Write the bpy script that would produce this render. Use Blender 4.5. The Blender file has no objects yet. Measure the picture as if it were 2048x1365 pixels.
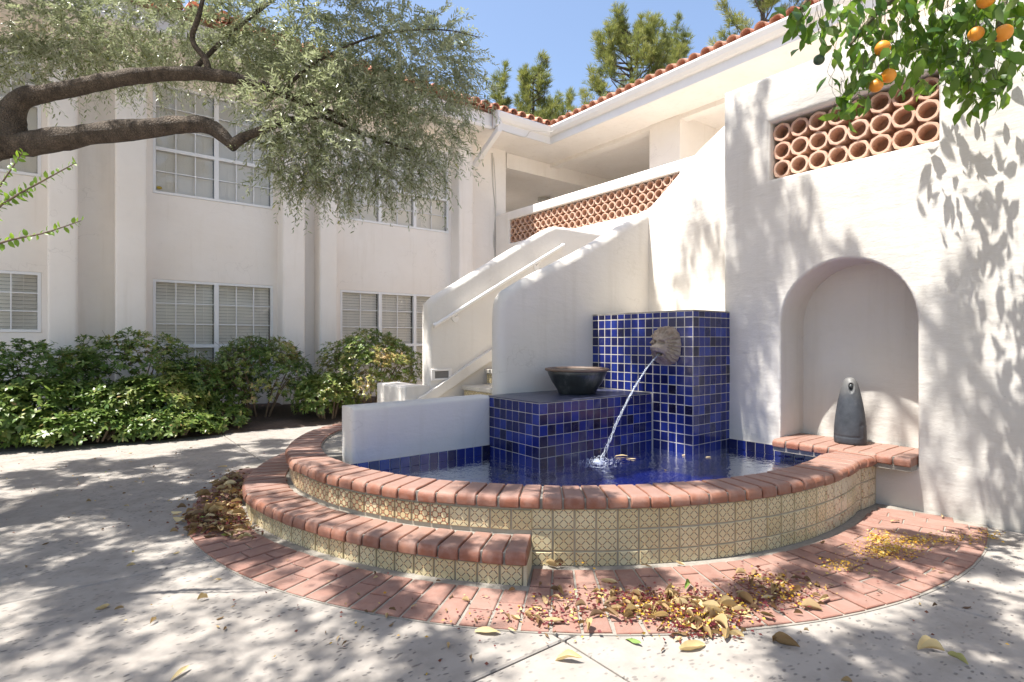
import bpy, bmesh, math, random
import numpy as np
from mathutils import Vector, Matrix, noise
from mathutils.geometry import delaunay_2d_cdt
random.seed(7); rng = np.random.default_rng(7)
R = math.radians
sc = bpy.context.scene
COL = sc.collection

# ------------------------------------------------------------------ camera, sky, sun, exposure
FPX, EYE, HEAD = 1107.0, 1.15, R(52.33)
FW = (math.cos(HEAD), math.sin(HEAD)); RT = (math.sin(HEAD), -math.cos(HEAD))
cam_d = bpy.data.cameras.new('camera'); cam = bpy.data.objects.new('camera', cam_d); COL.objects.link(cam)
cam_d.sensor_width = 36; cam_d.lens = FPX / 2048 * 36; cam_d.clip_start = .05; cam_d.clip_end = 3000
cam.location = (0, 0, EYE); cam.rotation_euler = (R(90), 0, HEAD - R(90))
sc.camera = cam
SUN = Vector((-.40, .12, 1.02)).normalized()
world = bpy.data.worlds.new('World'); sc.world = world; world.use_nodes = True
wt = world.node_tree; wt.nodes.clear()
wo = wt.nodes.new('ShaderNodeOutputWorld'); bg = wt.nodes.new('ShaderNodeBackground')
sky = wt.nodes.new('ShaderNodeTexSky'); sky.sky_type = 'NISHITA'; sky.sun_disc = False
sky.sun_elevation = math.asin(SUN.z); sky.sun_rotation = math.atan2(SUN.x, SUN.y) % (2 * math.pi)
sky.air_density = 1.0; sky.dust_density = 2.2; sky.ozone_density = 1.2
bg.inputs['Strength'].default_value = .085
wt.links.new(sky.outputs[0], bg.inputs[0]); wt.links.new(bg.outputs[0], wo.inputs[0])
sun_d = bpy.data.lights.new('sun', 'SUN'); sun_d.energy = 3.4; sun_d.angle = R(.5); sun_d.color = (1, .96, .90)
sun = bpy.data.objects.new('sun', sun_d); COL.objects.link(sun); sun.location = (-6, 2, 15)
sun.rotation_euler = (-SUN).to_track_quat('-Z', 'Y').to_euler()
sc.view_settings.view_transform = 'Standard'; sc.view_settings.look = 'None'
sc.view_settings.exposure = 1.70; sc.view_settings.gamma = 1; sc.view_settings.use_curve_mapping = False
sc.cycles.max_bounces = 10; sc.cycles.diffuse_bounces = 5; sc.cycles.transparent_max_bounces = 16
sc.cycles.use_denoising = True; sc.cycles.sample_clamp_indirect = 6
sc.cycles.caustics_reflective = False; sc.cycles.caustics_refractive = False

def at(px, py, d):
    l = (px - 1024) / FPX * d
    return Vector((FW[0]*d + RT[0]*l, FW[1]*d + RT[1]*l, EYE + (682.5 - py) / FPX * d))
def ony(px, py, Y):
    k = (px - 1024) / FPX; d = Y / (FW[1] + RT[1]*k); return at(px, py, d)
def onx(px, py, X):
    k = (px - 1024) / FPX; d = X / (FW[0] + RT[0]*k); return at(px, py, d)
def onz(px, py, z=0.0):
    return at(px, py, FPX * (EYE - z) / (py - 682.5))

# ------------------------------------------------------------------ object helpers
def tag(o, label=None, cat=None, group=None, kind=None):
    if label: o['label'] = label
    if cat: o['category'] = cat
    if group: o['group'] = group
    if kind: o['kind'] = kind
    return o
def empty(name, loc=(0, 0, 0), **kw):
    o = bpy.data.objects.new(name, None); COL.objects.link(o); o.location = loc; o.empty_display_size = .1
    return tag(o, **kw)
def link(name, me, parent=None, loc=None, rot=None, **kw):
    """link a mesh object; loc/rot are in world space even under a parent (parents are only translated)"""
    o = bpy.data.objects.new(name, me); COL.objects.link(o)
    l = Vector(loc) if loc is not None else Vector((0, 0, 0))
    if parent is not None:
        o.parent = parent; q = parent
        while q is not None: l = l - q.location; q = q.parent
    o.location = l
    if rot is not None: o.rotation_euler = rot
    return tag(o, **kw)
class MB:
    def __init__(s): s.v = []; s.f = []; s.m = []
    def add(s, V, F, mi=0):
        b = len(s.v); s.v += [tuple(v) for v in V]; s.f += [tuple(i + b for i in f) for f in F]; s.m += [mi]*len(F); return s
    def box(s, a, b, mi=0, inset=0.0):
        x0, y0, z0 = a; x1, y1, z1 = b
        V = [(x0,y0,z0),(x1,y0,z0),(x1,y1,z0),(x0,y1,z0),(x0,y0,z1),(x1,y0,z1),(x1,y1,z1),(x0,y1,z1)]
        return s.add(V, [(0,3,2,1),(4,5,6,7),(0,1,5,4),(1,2,6,5),(2,3,7,6),(3,0,4,7)], mi)
    def tube(s, pts, rad, n=8, mi=0, cap=True, bump=0.0, seed=0.0):
        pts = [Vector(p) for p in pts]; N = len(pts)
        rad = rad if hasattr(rad, '__len__') else [rad]*N
        V = []; up = Vector((.13, .21, .97)).normalized(); prev = None
        for i, p in enumerate(pts):
            t = (pts[min(i+1, N-1)] - pts[max(i-1, 0)]).normalized()
            a = (prev - t*prev.dot(t)) if prev is not None else t.cross(up)
            if a.length < 1e-4: a = t.cross(Vector((1, 0, 0)))
            a.normalize(); b = t.cross(a); prev = a
            for k in range(n):
                an = 2*math.pi*k/n; r = rad[i]
                dv = a*math.cos(an) + b*math.sin(an)
                if bump: r *= 1 + bump*noise.noise(Vector((p.x*7+seed, p.y*7, p.z*7)) + dv*1.3) + .5*bump*noise.noise(p*23 + dv*3)
                V.append(p + dv*r)
        F = [(i*n+k, i*n+(k+1) % n, (i+1)*n+(k+1) % n, (i+1)*n+k) for i in range(N-1) for k in range(n)]
        if cap: F += [tuple(range(n-1, -1, -1)), tuple(range((N-1)*n, N*n))]
        return s.add(V, F, mi)
    def prism(s, poly, f0, f1, mi=0):
        """closed polygon swept between two mappings f0(p), f1(p) -> point"""
        n = len(poly); V = [f0(p) for p in poly] + [f1(p) for p in poly]
        F = [tuple(range(n-1, -1, -1)), tuple(range(n, 2*n))] + [(i, (i+1) % n, n+(i+1) % n, n+i) for i in range(n)]
        return s.add(V, F, mi)
    def mesh(s, name, mats, smooth=False, fix=True, bevel=0.0, seg=1, ang=40):
        me = bpy.data.meshes.new(name); me.from_pydata(s.v, [], s.f)
        mats = mats if isinstance(mats, (list, tuple)) else [mats]
        for m in mats: me.materials.append(m)
        me.polygons.foreach_set('material_index', s.m)
        if fix or bevel:
            bm = bmesh.new(); bm.from_mesh(me)
            bmesh.ops.recalc_face_normals(bm, faces=bm.faces)
            if bevel:
                es = [e for e in bm.edges if len(e.link_faces) == 2 and e.calc_face_angle(0) > R(ang)]
                bmesh.ops.bevel(bm, geom=es, offset=bevel, segments=seg, profile=.5, affect='EDGES', clamp_overlap=True)
            bm.to_mesh(me); bm.free()
        if smooth: me.polygons.foreach_set('use_smooth', [True]*len(me.polygons))
        me.update(); return me
    def obj(s, name, mats, parent=None, smooth=False, bevel=0.0, seg=1, ang=40, loc=None, **kw):
        return link(name, s.mesh(name, mats, smooth, True, bevel, seg, ang), parent, loc, **kw)
def cat_rom(pts, n=6):
    P = [Vector(p) for p in pts]; out = []
    for i in range(len(P)-1):
        p0, p1, p2, p3 = P[max(i-1, 0)], P[i], P[i+1], P[min(i+2, len(P)-1)]
        for k in range(n):
            t = k/n
            out.append(.5*((2*p1) + (p2-p0)*t + (2*p0-5*p1+4*p2-p3)*t*t + (3*p1-p0-3*p2+p3)*t**3))
    out.append(P[-1]); return out
def interp(x, xs, ys): return float(np.interp(x, xs, ys))
def cloud(name, V, F, mats, tint=None, smooth=False, mi=None):
    """fast mesh from numpy arrays, F uniform; tint = one float per face"""
    V = np.asarray(V, np.float32); F = np.asarray(F, np.int32); k = F.shape[1]
    me = bpy.data.meshes.new(name)
    me.vertices.add(len(V)); me.vertices.foreach_set('co', V.ravel())
    me.loops.add(F.size); me.loops.foreach_set('vertex_index', F.ravel())
    me.polygons.add(len(F)); me.polygons.foreach_set('loop_start', np.arange(0, F.size, k, dtype=np.int32))
    for m in (mats if isinstance(mats, (list, tuple)) else [mats]): me.materials.append(m)
    if mi is not None: me.polygons.foreach_set('material_index', np.asarray(mi, np.int32))
    if smooth: me.polygons.foreach_set('use_smooth', np.ones(len(F), bool))
    if tint is not None:
        a = me.attributes.new('tint', 'FLOAT', 'FACE'); a.data.foreach_set('value', np.asarray(tint, np.float32))
    me.update(calc_edges=True); me.validate(); return me
def norm(a): return a / np.maximum(np.linalg.norm(a, axis=-1, keepdims=True), 1e-9)
def frames(d, n):
    d = norm(d); z = norm(n - (n*d).sum(-1, keepdims=True)*d); y = np.cross(z, d)
    return np.stack([d, y, z], -1)
def scatter(T, TF, pos, fr, scl, tint=None):
    """T template verts, one copy per pos/frame/scale"""
    n = len(pos); V = np.einsum('nij,kj->nki', fr, T)*np.asarray(scl).reshape(-1, 1, 1) + pos[:, None, :]
    F = (TF[None] + (np.arange(n)*len(T))[:, None, None]).reshape(-1, TF.shape[1])
    t = None if tint is None else np.repeat(tint, len(TF))
    return V.reshape(-1, 3), F, t
KITE = np.array([(0, 0, 0), (.5, .11, .03), (1, 0, -.02), (.5, -.11, .03)]); KITE_F = np.array([(0, 3, 2), (0, 2, 1)])
LENS = np.array([(0, 0, 0), (.28, .105, .02), (.68, .10, .02), (1, 0, -.03), (.68, -.10, .02), (.28, -.105, .02)]); LENS_F = np.array([(0, 5, 4), (0, 4, 3), (0, 3, 2), (0, 2, 1)])
def broad(w=.22, droop=.12, fold=.05):
    T = np.array([(0,0,0),(.33,0,.02),(.68,0,0),(1,0,-droop),(.3,w*.9,fold),(.3,-w*.9,fold),(.66,w*.85,fold*.6),(.66,-w*.85,fold*.6)])
    return T, np.array([(0,5,1),(0,1,4),(1,5,7),(1,7,2),(4,1,2),(4,2,6),(2,7,3),(6,2,3)])

# ------------------------------------------------------------------ materials
class G:
    def __init__(s, name):
        s.mat = bpy.data.materials.new(name); s.mat.use_nodes = True; s.t = s.mat.node_tree
        s.b = s.t.nodes['Principled BSDF']; s.out = s.t.nodes['Material Output']
    def n(s, typ, props=None, **inp):
        nd = s.t.nodes.new('ShaderNode' + typ)
        for k, v in (props or {}).items(): setattr(nd, k, v)
        for k, v in inp.items(): s.put(nd.inputs[k.replace('_', ' ')], v)
        return nd
    def put(s, sock, v):
        if isinstance(v, bpy.types.NodeSocket): s.t.links.new(v, sock)
        elif hasattr(v, '__len__') and len(v) == 3 and sock.type == 'RGBA': sock.default_value = (*v, 1)
        else: sock.default_value = v
    def set(s, **inp):
        for k, v in inp.items(): s.put(s.b.inputs[k.replace('_', ' ')], v)
        return s
    def math(s, op, a, b=0.0, c=0.0):
        nd = s.t.nodes.new('ShaderNodeMath'); nd.operation = op
        for i, v in enumerate((a, b, c)): s.put(nd.inputs[i], v)
        return nd.outputs[0]
    def mix(s, f, a, b, mode='MIX'):
        nd = s.t.nodes.new('ShaderNodeMix'); nd.data_type = 'RGBA'; nd.blend_type = mode
        s.put(nd.inputs[0], f); s.put(nd.inputs[6], a); s.put(nd.inputs[7], b); return nd.outputs[2]
    def ramp(s, f, stops, mode='LINEAR'):
        nd = s.t.nodes.new('ShaderNodeValToRGB'); cr = nd.color_ramp; cr.interpolation = mode
        while len(cr.elements) < len(stops): cr.elements.new(.5)
        for e, (p, c) in zip(cr.elements, stops): e.position = p; e.color = (*c, 1) if hasattr(c, '__len__') else (c, c, c, 1)
        s.put(nd.inputs[0], f); return nd.outputs[0]
    def coord(s, which='Object'): return s.t.nodes.new('ShaderNodeTexCoord').outputs[which]
    def pos(s): return s.t.nodes.new('ShaderNodeNewGeometry').outputs['Position']
    def noise(s, scale, detail=4, vec=None, rough=.55, stretch=None):
        v = vec if vec is not None else s.pos()
        if stretch:
            m = s.n('Mapping', Scale=stretch); s.put(m.inputs[0], v); v = m.outputs[0]
        return s.n('TexNoise', Scale=scale, Detail=detail, Roughness=rough, Vector=v).outputs[0]
    def bump(s, h, strength=.3, dist=.01):
        s.put(s.b.inputs['Normal'], s.n('Bump', Strength=strength, Distance=dist, Height=h).outputs[0]); return s
    def rnd(s): return s.t.nodes.new('ShaderNodeObjectInfo').outputs['Random']
    def attr(s, name='tint'):
        nd = s.t.nodes.new('ShaderNodeAttribute'); nd.attribute_name = name; return nd.outputs['Fac']

def m_plaster(name, col, bump=.35, stain=.0):
    g = G(name); a = g.noise(1.3, 5); b = g.noise(9, 6); trow = g.noise(5, 5, stretch=(1, 1, 3.2), rough=.6)
    c = g.mix(g.ramp(a, [(.35, 0), (.7, 1)]), col, tuple(x*y for x, y in zip(col, (.95, .935, .915))))
    c = g.mix(g.math('MULTIPLY', g.ramp(b, [(.55, 0), (.75, 1)]), .35), c, tuple(x*.9 for x in col))
    spot = g.n('TexVoronoi', Scale=7.0, Vector=g.pos()).outputs['Distance']
    c = g.mix(g.math('MULTIPLY', g.ramp(spot, [(.0, 1), (.035, 0)]), .45), c, (.25, .22, .19))
    ck = g.n('TexVoronoi', {'feature': 'DISTANCE_TO_EDGE'}, Scale=.9, Vector=g.n('VectorMath', {'operation': 'ADD'}).outputs[0]); wv = ck.inputs['Vector'].links[0].from_node
    g.put(wv.inputs[0], g.pos()); g.put(wv.inputs[1], g.n('TexNoise', Scale=3.0, Detail=5.0, Vector=g.pos()).outputs['Color'])
    crack = g.math('MULTIPLY', g.ramp(ck.outputs['Distance'], [(0, 1), (.006, 0)]), g.ramp(g.noise(.8, 2), [(.5, 0), (.6, .28)]))
    c = g.mix(crack, c, (.40, .36, .31))
    run = g.noise(5, 4, stretch=(1.6, 1.6, .12), rough=.6)
    c = g.mix(g.math('MULTIPLY', g.ramp(run, [(.54, 0), (.72, 1)]), .30), c, tuple(x*y for x, y in zip(col, (.80, .77, .72))))
    if stain:   # water streaks and grime near the foot, worn into the paint
        z = g.n('SeparateXYZ', Vector=g.pos()).outputs[2]
        foot = g.ramp(g.math('ADD', z, g.math('MULTIPLY', g.noise(6, 5), .25)), [(.10, 1), (.42, 0)])
        c = g.mix(g.math('MULTIPLY', foot, stain), c, (.36, .33, .27))
    g.set(Base_Color=c, Roughness=.85)
    g.b.inputs['Specular IOR Level'].default_value = .25
    h = g.math('ADD', g.math('MULTIPLY', trow, .8), g.math('ADD', g.math('MULTIPLY', g.noise(70, 3), .12), g.math('MULTIPLY', b, .5)))
    return g.bump(h, bump, .012).mat
PLASTER = m_plaster('white_stucco', (.70, .665, .615), .5, .3)
PLASTER_N = m_plaster('shade_deepened_stucco', (.63, .605, .56), .55, .35)  # base colour darkened so the shade on the niche wall reads deeper
PLASTER_B = m_plaster('building_stucco', (.87, .825, .77), .3, .15)
def m_simple(name, col, rough=.5, var=.12, scale=20, bump=.1, spec=.5, metal=0.0, rnd=0.0):
    g = G(name); a = g.noise(scale, 4)
    c = g.mix(a, tuple(x*(1-var) for x in col), tuple(min(1, x*(1+var)) for x in col))
    if rnd: c = g.mix(g.math('MULTIPLY', g.rnd(), rnd), c, tuple(x*.55 for x in col))
    g.set(Base_Color=c, Roughness=rough, Metallic=metal); g.b.inputs['Specular IOR Level'].default_value = spec
    if bump: g.bump(a, bump, .004)
    return g.mat
TRIM = m_simple('painted_trim', (.74, .715, .69), .45, .04, 6, .05)
FRAME = m_simple('white_window_frame', (.80, .80, .80), .35, .03, 8, 0)
SLAT = m_simple('blind_slat', (.88, .85, .77), .5, .05, 5, 0)
DARK = m_simple('painted_room_shade', (.045, .045, .045), .8, .2, 3, 0)  # near-black tone painted in for the darkness of unlit rooms
MORTAR = m_simple('grey_mortar', (.25, .228, .195), .95, .3, 45, .8)
BLACKMETAL = m_simple('black_metal', (.02, .02, .02), .45, .3, 20, .1)
GREYMETAL = m_simple('grey_painted_metal', (.42, .43, .45), .4, .1, 10, .05)
CABLE = m_simple('cable_jacket', (.60, .57, .52), .6, .1, 10, 0)

def m_brick(name, a, b, rough=.75, dust=0.0):
    g = G(name); r = g.rnd(); o = g.coord()
    v = g.n('Mapping'); g.put(v.inputs[0], o); cmb = g.n('CombineXYZ', X=g.math('MULTIPLY', r, 31), Y=g.math('MULTIPLY', r, 17), Z=r)
    g.put(v.inputs['Location'], cmb.outputs[0])
    n1 = g.noise(14, 6, v.outputs[0], .65); n2 = g.noise(60, 4, v.outputs[0], .7)
    c = g.mix(r, a, b)
    c = g.mix(g.math('MULTIPLY', g.ramp(n1, [(.42, 0), (.68, 1)]), .55), c, tuple(.5*x + .5*y for x, y in zip(a, (.40, .31, .265))))
    c = g.mix(g.math('MULTIPLY', g.ramp(n2, [(.58, 0), (.74, 1)]), .5), c, (.16, .075, .055))
    if dust:    # pale weathering film worn onto the tread faces
        nz = g.n('SeparateXYZ', Vector=g.t.nodes.new('ShaderNodeNewGeometry').outputs['Normal']).outputs[2]
        up = g.ramp(g.math('ADD', nz, g.math('MULTIPLY', g.math('SUBTRACT', g.noise(5, 5), .5), .5)), [(.72, 0), (.98, 1)])
        c = g.mix(g.math('MULTIPLY', up, dust), c, (.265, .185, .155))
    g.set(Base_Color=c, Roughness=rough)
    return g.bump(g.math('ADD', n1, g.math('MULTIPLY', n2, .6)), .45, .006).mat
COPING = m_brick('coping_brick', (.200, .066, .034), (.27, .118, .070), .6, .6)
PAVER = m_brick('paving_brick', (.215, .090, .060), (.285, .145, .105), .75, .35)
TERRA = m_brick('clay_block', (.60, .36, .25), (.68, .46, .34), .8)
ROOFT = m_brick('roof_clay', (.42, .16, .09), (.58, .30, .19), .8)

def m_blue():
    g = G('blue_glaze'); r = g.rnd()
    c = g.ramp(r, [(0, (.007, .007, .028)), (.15, (.009, .012, .075)), (.5, (.010, .017, .125)), (.8, (.012, .023, .175)), (1, (.018, .038, .23))])
    n = g.noise(35, 4); c = g.mix(g.math('MULTIPLY', g.ramp(n, [(.45, 0), (.75, 1)]), .35), c, (.012, .014, .06))
    lime = g.ramp(g.noise(4.5, 6, rough=.7), [(.60, 0), (.78, 1)])
    c = g.mix(g.math('MULTIPLY', lime, .16), c, (.30, .30, .33))
    g.set(Base_Color=c, Roughness=g.ramp(n, [(.3, .08), (.8, .26)])); g.b.inputs['IOR'].default_value = 1.55
    return g.bump(g.noise(28, 2), .12, .003).mat
BLUE = m_blue()
GROUT = m_simple('pale_grout', (.56, .52, .45), .9, .2, 40, .3)

def m_talavera(name, alt=False, worn=0.0):
    g = G(name); s = g.n('SeparateXYZ', Vector=g.coord()); T = .1
    wob = g.math('MULTIPLY', g.math('SUBTRACT', g.noise(30, 2), .5), .06)
    x = g.math('ADD', g.math('DIVIDE', s.outputs[0], T), g.math('ADD', .5, wob)); z = g.math('ADD', g.math('DIVIDE', s.outputs[2], T), g.math('ADD', .5, wob))
    r = g.rnd(); base = g.mix(r, (.56, .46, .255), (.64, .55, .34))
    base = g.mix(g.math('MULTIPLY', g.ramp(g.noise(18, 4), [(.4, 0), (.75, 1)]), .45), base, (.44, .355, .19))
    if not alt:
        p = g.math('DIVIDE', g.math('ADD', x, z), .5); q = g.math('DIVIDE', g.math('SUBTRACT', x, z), .5)
        dp = g.math('PINGPONG', p, .5); dq = g.math('PINGPONG', q, .5)
        def line(a, b): return g.math('MULTIPLY', g.math('LESS_THAN', a, .05), g.math('GREATER_THAN', b, .21))
        def dot(a, b):
            d = g.math('SQRT', g.math('ADD', g.math('POWER', a, 2.0), g.math('POWER', g.math('SUBTRACT', b, .165), 2.0)))
            return g.math('LESS_THAN', d, .068)
        ln = g.math('MAXIMUM', line(dp, dq), line(dq, dp)); dt = g.math('MAXIMUM', dot(dp, dq), dot(dq, dp))
        c = g.mix(ln, base, (.035, .03, .045)); c = g.mix(dt, c, (.33, .10, .035))
    else:
        fx = g.math('PINGPONG', x, .5); fz = g.math('PINGPONG', z, .5)          # 0 at tile edges, .5 mid
        ax = g.math('PINGPONG', g.math('SUBTRACT', x, .25), .25); az = g.math('PINGPONG', g.math('SUBTRACT', z, .25), .25)
        bx = g.math('PINGPONG', x, .25); bz = g.math('PINGPONG', z, .25)
        def sq(u, v):
            f = lambda k: g.math('MULTIPLY', g.math('GREATER_THAN', k, .014), g.math('LESS_THAN', k, .075))
            return g.math('MULTIPLY', f(u), f(v))
        def ring(u, v):
            d = g.math('SQRT', g.math('ADD', g.math('POWER', u, 2.0), g.math('POWER', v, 2.0)))
            return g.math('LESS_THAN', g.math('ABSOLUTE', g.math('SUBTRACT', d, .165)), .014)
        red = g.math('MAXIMUM', sq(ax, az), sq(bx, bz)); rg = g.math('MAXIMUM', ring(ax, bz), ring(bx, az))
        c = g.mix(rg, base, (.11, .055, .04)); c = g.mix(red, c, (.36, .075, .03))
    if worn: c = g.mix(g.ramp(g.noise(26, 4), [(.40, 0), (.55, worn)]), c, (.60, .51, .36))
    g.set(Base_Color=c, Roughness=.28); return g.bump(g.noise(40, 3), .12, .003).mat
TALA, TALB, TALW = m_talavera('patterned_tile'), m_talavera('patterned_tile_red', True), m_talavera('patterned_tile_worn', True, .8)

def m_concrete():
    g = G('salt_finish_concrete'); p = g.pos()
    a = g.noise(.9, 6); b = g.noise(7, 6, rough=.65); c1 = g.noise(120, 3)
    c = g.mix(a, (.275, .25, .222), (.355, .325, .29))
    c = g.mix(g.math('MULTIPLY', g.ramp(b, [(.42, 0), (.66, 1)]), .6), c, (.21, .188, .165))
    c = g.mix(g.math('MULTIPLY', g.ramp(c1, [(.5, 0), (.75, 1)]), .3), c, (.28, .26, .24))
    w = g.n('TexNoise', Scale=9.0, Detail=2.0, Vector=p).outputs['Color']
    pv = g.n('VectorMath', {'operation': 'MULTIPLY_ADD'}); g.put(pv.inputs[0], w); pv.inputs[1].default_value = (.05, .05, 0); g.put(pv.inputs[2], p)
    mp = g.n('Mapping', Scale=(1.0, 1.9, 1)); g.put(mp.inputs[0], pv.outputs[0]); mp.inputs['Rotation'].default_value = (0, 0, .5)
    v = g.n('TexVoronoi', Scale=26.0, Vector=mp.outputs[0]); v.inputs['Randomness'].default_value = 1
    cell = g.n('SeparateXYZ', Vector=v.outputs['Color']).outputs[0]
    pit = g.math('MULTIPLY', g.ramp(v.outputs['Distance'], [(.17, 1), (.31, 0)]), g.math('GREATER_THAN', cell, .34))
    pit = g.math('MULTIPLY', pit, g.ramp(g.noise(1.7, 3), [(.32, .15), (.55, 1)]))
    c = g.mix(g.math('MULTIPLY', pit, .8), c, (.11, .10, .095))
    g.set(Base_Color=c, Roughness=.9); g.b.inputs['Specular IOR Level'].default_value = .25
    return g.bump(g.math('SUBTRACT', g.math('ADD', g.math('MULTIPLY', b, .3), g.math('MULTIPLY', c1, .12)), g.math('MULTIPLY', pit, .9)), .55, .006).mat
CONC = m_concrete()
SOIL = m_simple('mulch_soil', (.085, .058, .042), .95, .5, 30, 1.0)
EARTH = m_simple('bounce_pale_ground', (.44, .38, .31), .95, .15, 3, .5)  # unseen ground, paled so it bounces warm light onto the facade

def m_leaf(name, stops, trans=.35, rough=.42, back=None, tcol=None, spec=.5):
    g = G(name); t = g.attr(); c = g.ramp(t, stops)
    if back is not None: c = g.mix(g.t.nodes.new('ShaderNodeNewGeometry').outputs['Backfacing'], c, back)
    g.set(Base_Color=c, Roughness=rough); g.b.inputs['Specular IOR Level'].default_value = spec
    tr = g.n('BsdfTranslucent', Color=g.mix(.5, c, tcol or (.25, .35, .05)))
    mx = g.n('MixShader', Fac=trans); g.t.links.new(g.b.outputs[0], mx.inputs[1]); g.t.links.new(tr.outputs[0], mx.inputs[2])
    g.t.links.new(mx.outputs[0], g.out.inputs[0]); return g.mat
OLIVE = m_leaf('olive_leaf', [(0, (.085, .12, .035)), (.5, (.19, .23, .085)), (.85, (.27, .30, .15)), (1, (.40, .37, .09))], .36, .30, (.46, .50, .36), (.38, .43, .14), .9)
SHADEL = m_leaf('shade_leaf', [(0, (.03, .05, .015)), (.6, (.06, .09, .025)), (1, (.10, .13, .04))], .12, .4, None, (.2, .3, .05))
CITRUS = m_leaf('citrus_leaf', [(0, (.03, .085, .014)), (.6, (.075, .165, .022)), (1, (.17, .27, .035))], .42, .33, (.09, .14, .035), (.30, .48, .03))
SHRUB = m_leaf('shrub_leaf', [(0, (.055, .125, .035)), (.35, (.12, .205, .045)), (.7, (.25, .30, .075)), (.9, (.50, .46, .16)), (1, (.50, .34, .15))], .38, .36, None, (.20, .30, .05))
LIME = m_leaf('young_leaf', [(0, (.10, .22, .02)), (1, (.26, .42, .05))], .5, .4, None, (.45, .65, .05))
PINE = m_leaf('pine_needle', [(0, (.08, .11, .03)), (.6, (.19, .22, .06)), (1, (.36, .35, .12))], .4, .6, None, (.3, .32, .06))
DRY = m_leaf('dry_leaf', [(0, (.10, .055, .03)), (.3, (.24, .15, .07)), (.62, (.46, .33, .16)), (.93, (.66, .53, .28)), (1, (.16, .26, .05))], .2, .6, None, (.5, .35, .12))
PETAL = m_leaf('petal', [(0, (.09, .008, .014)), (.35, (.16, .014, .03)), (.5, (.10, .03, .02)), (.62, (.55, .27, .015)), (.85, (.66, .44, .04)), (1, (.66, .55, .28))], .3, .6, None, (.6, .4, .1))
def m_bark(name, a, b):
    g = G(name); n = g.noise(16, 8, stretch=(1, 1, .6), rough=.7); v = g.n('TexVoronoi', {'feature': 'DISTANCE_TO_EDGE'}, Scale=60.0, Vector=g.pos()).outputs['Distance']
    c = g.mix(g.ramp(n, [(.35, 0), (.65, 1)]), a, b); c = g.mix(g.ramp(v, [(0, .3), (.10, 0)]), c, tuple(x*.4 for x in a))
    g.set(Base_Color=c, Roughness=.9)
    return g.bump(g.math('ADD', n, g.math('MULTIPLY', g.ramp(v, [(0, 0), (.2, 1)]), .5)), 1.0, .012).mat
BARK = m_bark('olive_bark', (.050, .037, .027), (.145, .112, .082))
TWIG = m_simple('twig', (.16, .115, .075), .9, .3, 20, .3)
GTRUNK = m_bark('green_bark', (.10, .095, .05), (.17, .155, .085))
def m_orange():
    g = G('orange_peel'); g.set(Base_Color=g.mix(g.noise(8, 3), (.62, .22, .012), (.70, .29, .02)), Roughness=.45)
    g.b.inputs['Subsurface Weight'].default_value = .1; g.b.inputs['Subsurface Radius'].default_value = (.02, .008, .003)
    return g.bump(g.noise(260, 2), .25, .002).mat
PEEL = m_orange(); GREENFRUIT = m_simple('green_fruit', (.035, .065, .03), .4, .2, 20, .1)
def m_glass():
    g = G('window_glass'); f = g.n('Fresnel', IOR=1.5).outputs[0]
    f = g.math('MULTIPLY', f, .62)
    tr = g.n('BsdfTransparent', Color=(1, 1, 1)); gl = g.n('BsdfGlossy', Color=(.95, .97, 1)); gl.inputs['Roughness'].default_value = .02
    g.put(gl.inputs['Normal'], g.n('Bump', Strength=.05, Distance=.02, Height=g.noise(1.5, 1)).outputs[0])
    mx = g.n('MixShader', Fac=f); g.t.links.new(tr.outputs[0], mx.inputs[1]); g.t.links.new(gl.outputs[0], mx.inputs[2])
    g.t.links.new(mx.outputs[0], g.out.inputs[0]); return g.mat
GLASS = m_glass()
def m_water(name, tint, base, rough=.02, ripples=True):
    g = G(name); f = g.n('Fresnel', IOR=1.24); 
    tr = g.n('BsdfTransparent', Color=tint); gl = g.n('BsdfGlossy', Color=(1, 1, 1)); gl.inputs['Roughness'].default_value = rough
    if ripples:
        h = g.math('ADD', g.noise(14, 3), g.math('MULTIPLY', g.noise(45, 2), .35))
        bp = g.n('Bump', Strength=.22, Distance=.02, Height=h).outputs[0]; g.put(gl.inputs['Normal'], bp); g.put(f.inputs['Normal'], bp)
    mx = g.n('MixShader', Fac=g.math('MINIMUM', g.math('ADD', f.outputs[0], base), .9)); g.t.links.new(tr.outputs[0], mx.inputs[1]); g.t.links.new(gl.outputs[0], mx.inputs[2])
    g.t.links.new(mx.outputs[0], g.out.inputs[0]); return g.mat
WATER = m_water('pool_water', (.72, .80, .95), .0)
def m_jet():
    g = G('falling_water'); g.set(Base_Color=(.85, .90, .97), Roughness=.08, IOR=1.33); g.b.inputs['Transmission Weight'].default_value = .55
    tr = g.n('BsdfTransparent', Color=(.95, .97, 1)); mx = g.n('MixShader', Fac=g.ramp(g.noise(60, 3), [(.35, .25), (.6, .75)]))
    g.t.links.new(g.b.outputs[0], mx.inputs[1]); g.t.links.new(tr.outputs[0], mx.inputs[2]); g.t.links.new(mx.outputs[0], g.out.inputs[0]); return g.mat
JET = m_jet()
POOLF = m_simple('pool_plaster', (.024, .05, .50), .5, .25, 9, .1)
def m_stone():
    g = G('carved_stone'); a = g.noise(22, 6, rough=.65); b = g.noise(90, 3); p = g.ramp(g.noise(6, 3), [(.4, 0), (.6, 1)])
    c = g.mix(g.ramp(a, [(.3, 0), (.7, 1)]), (.16, .11, .075), (.44, .345, .26)); c = g.mix(g.math('MULTIPLY', p, .4), c, (.34, .31, .27))
    g.set(Base_Color=c, Roughness=.9); return g.bump(g.math('ADD', a, b), .4, .005).mat
STONE = m_stone()
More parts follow.
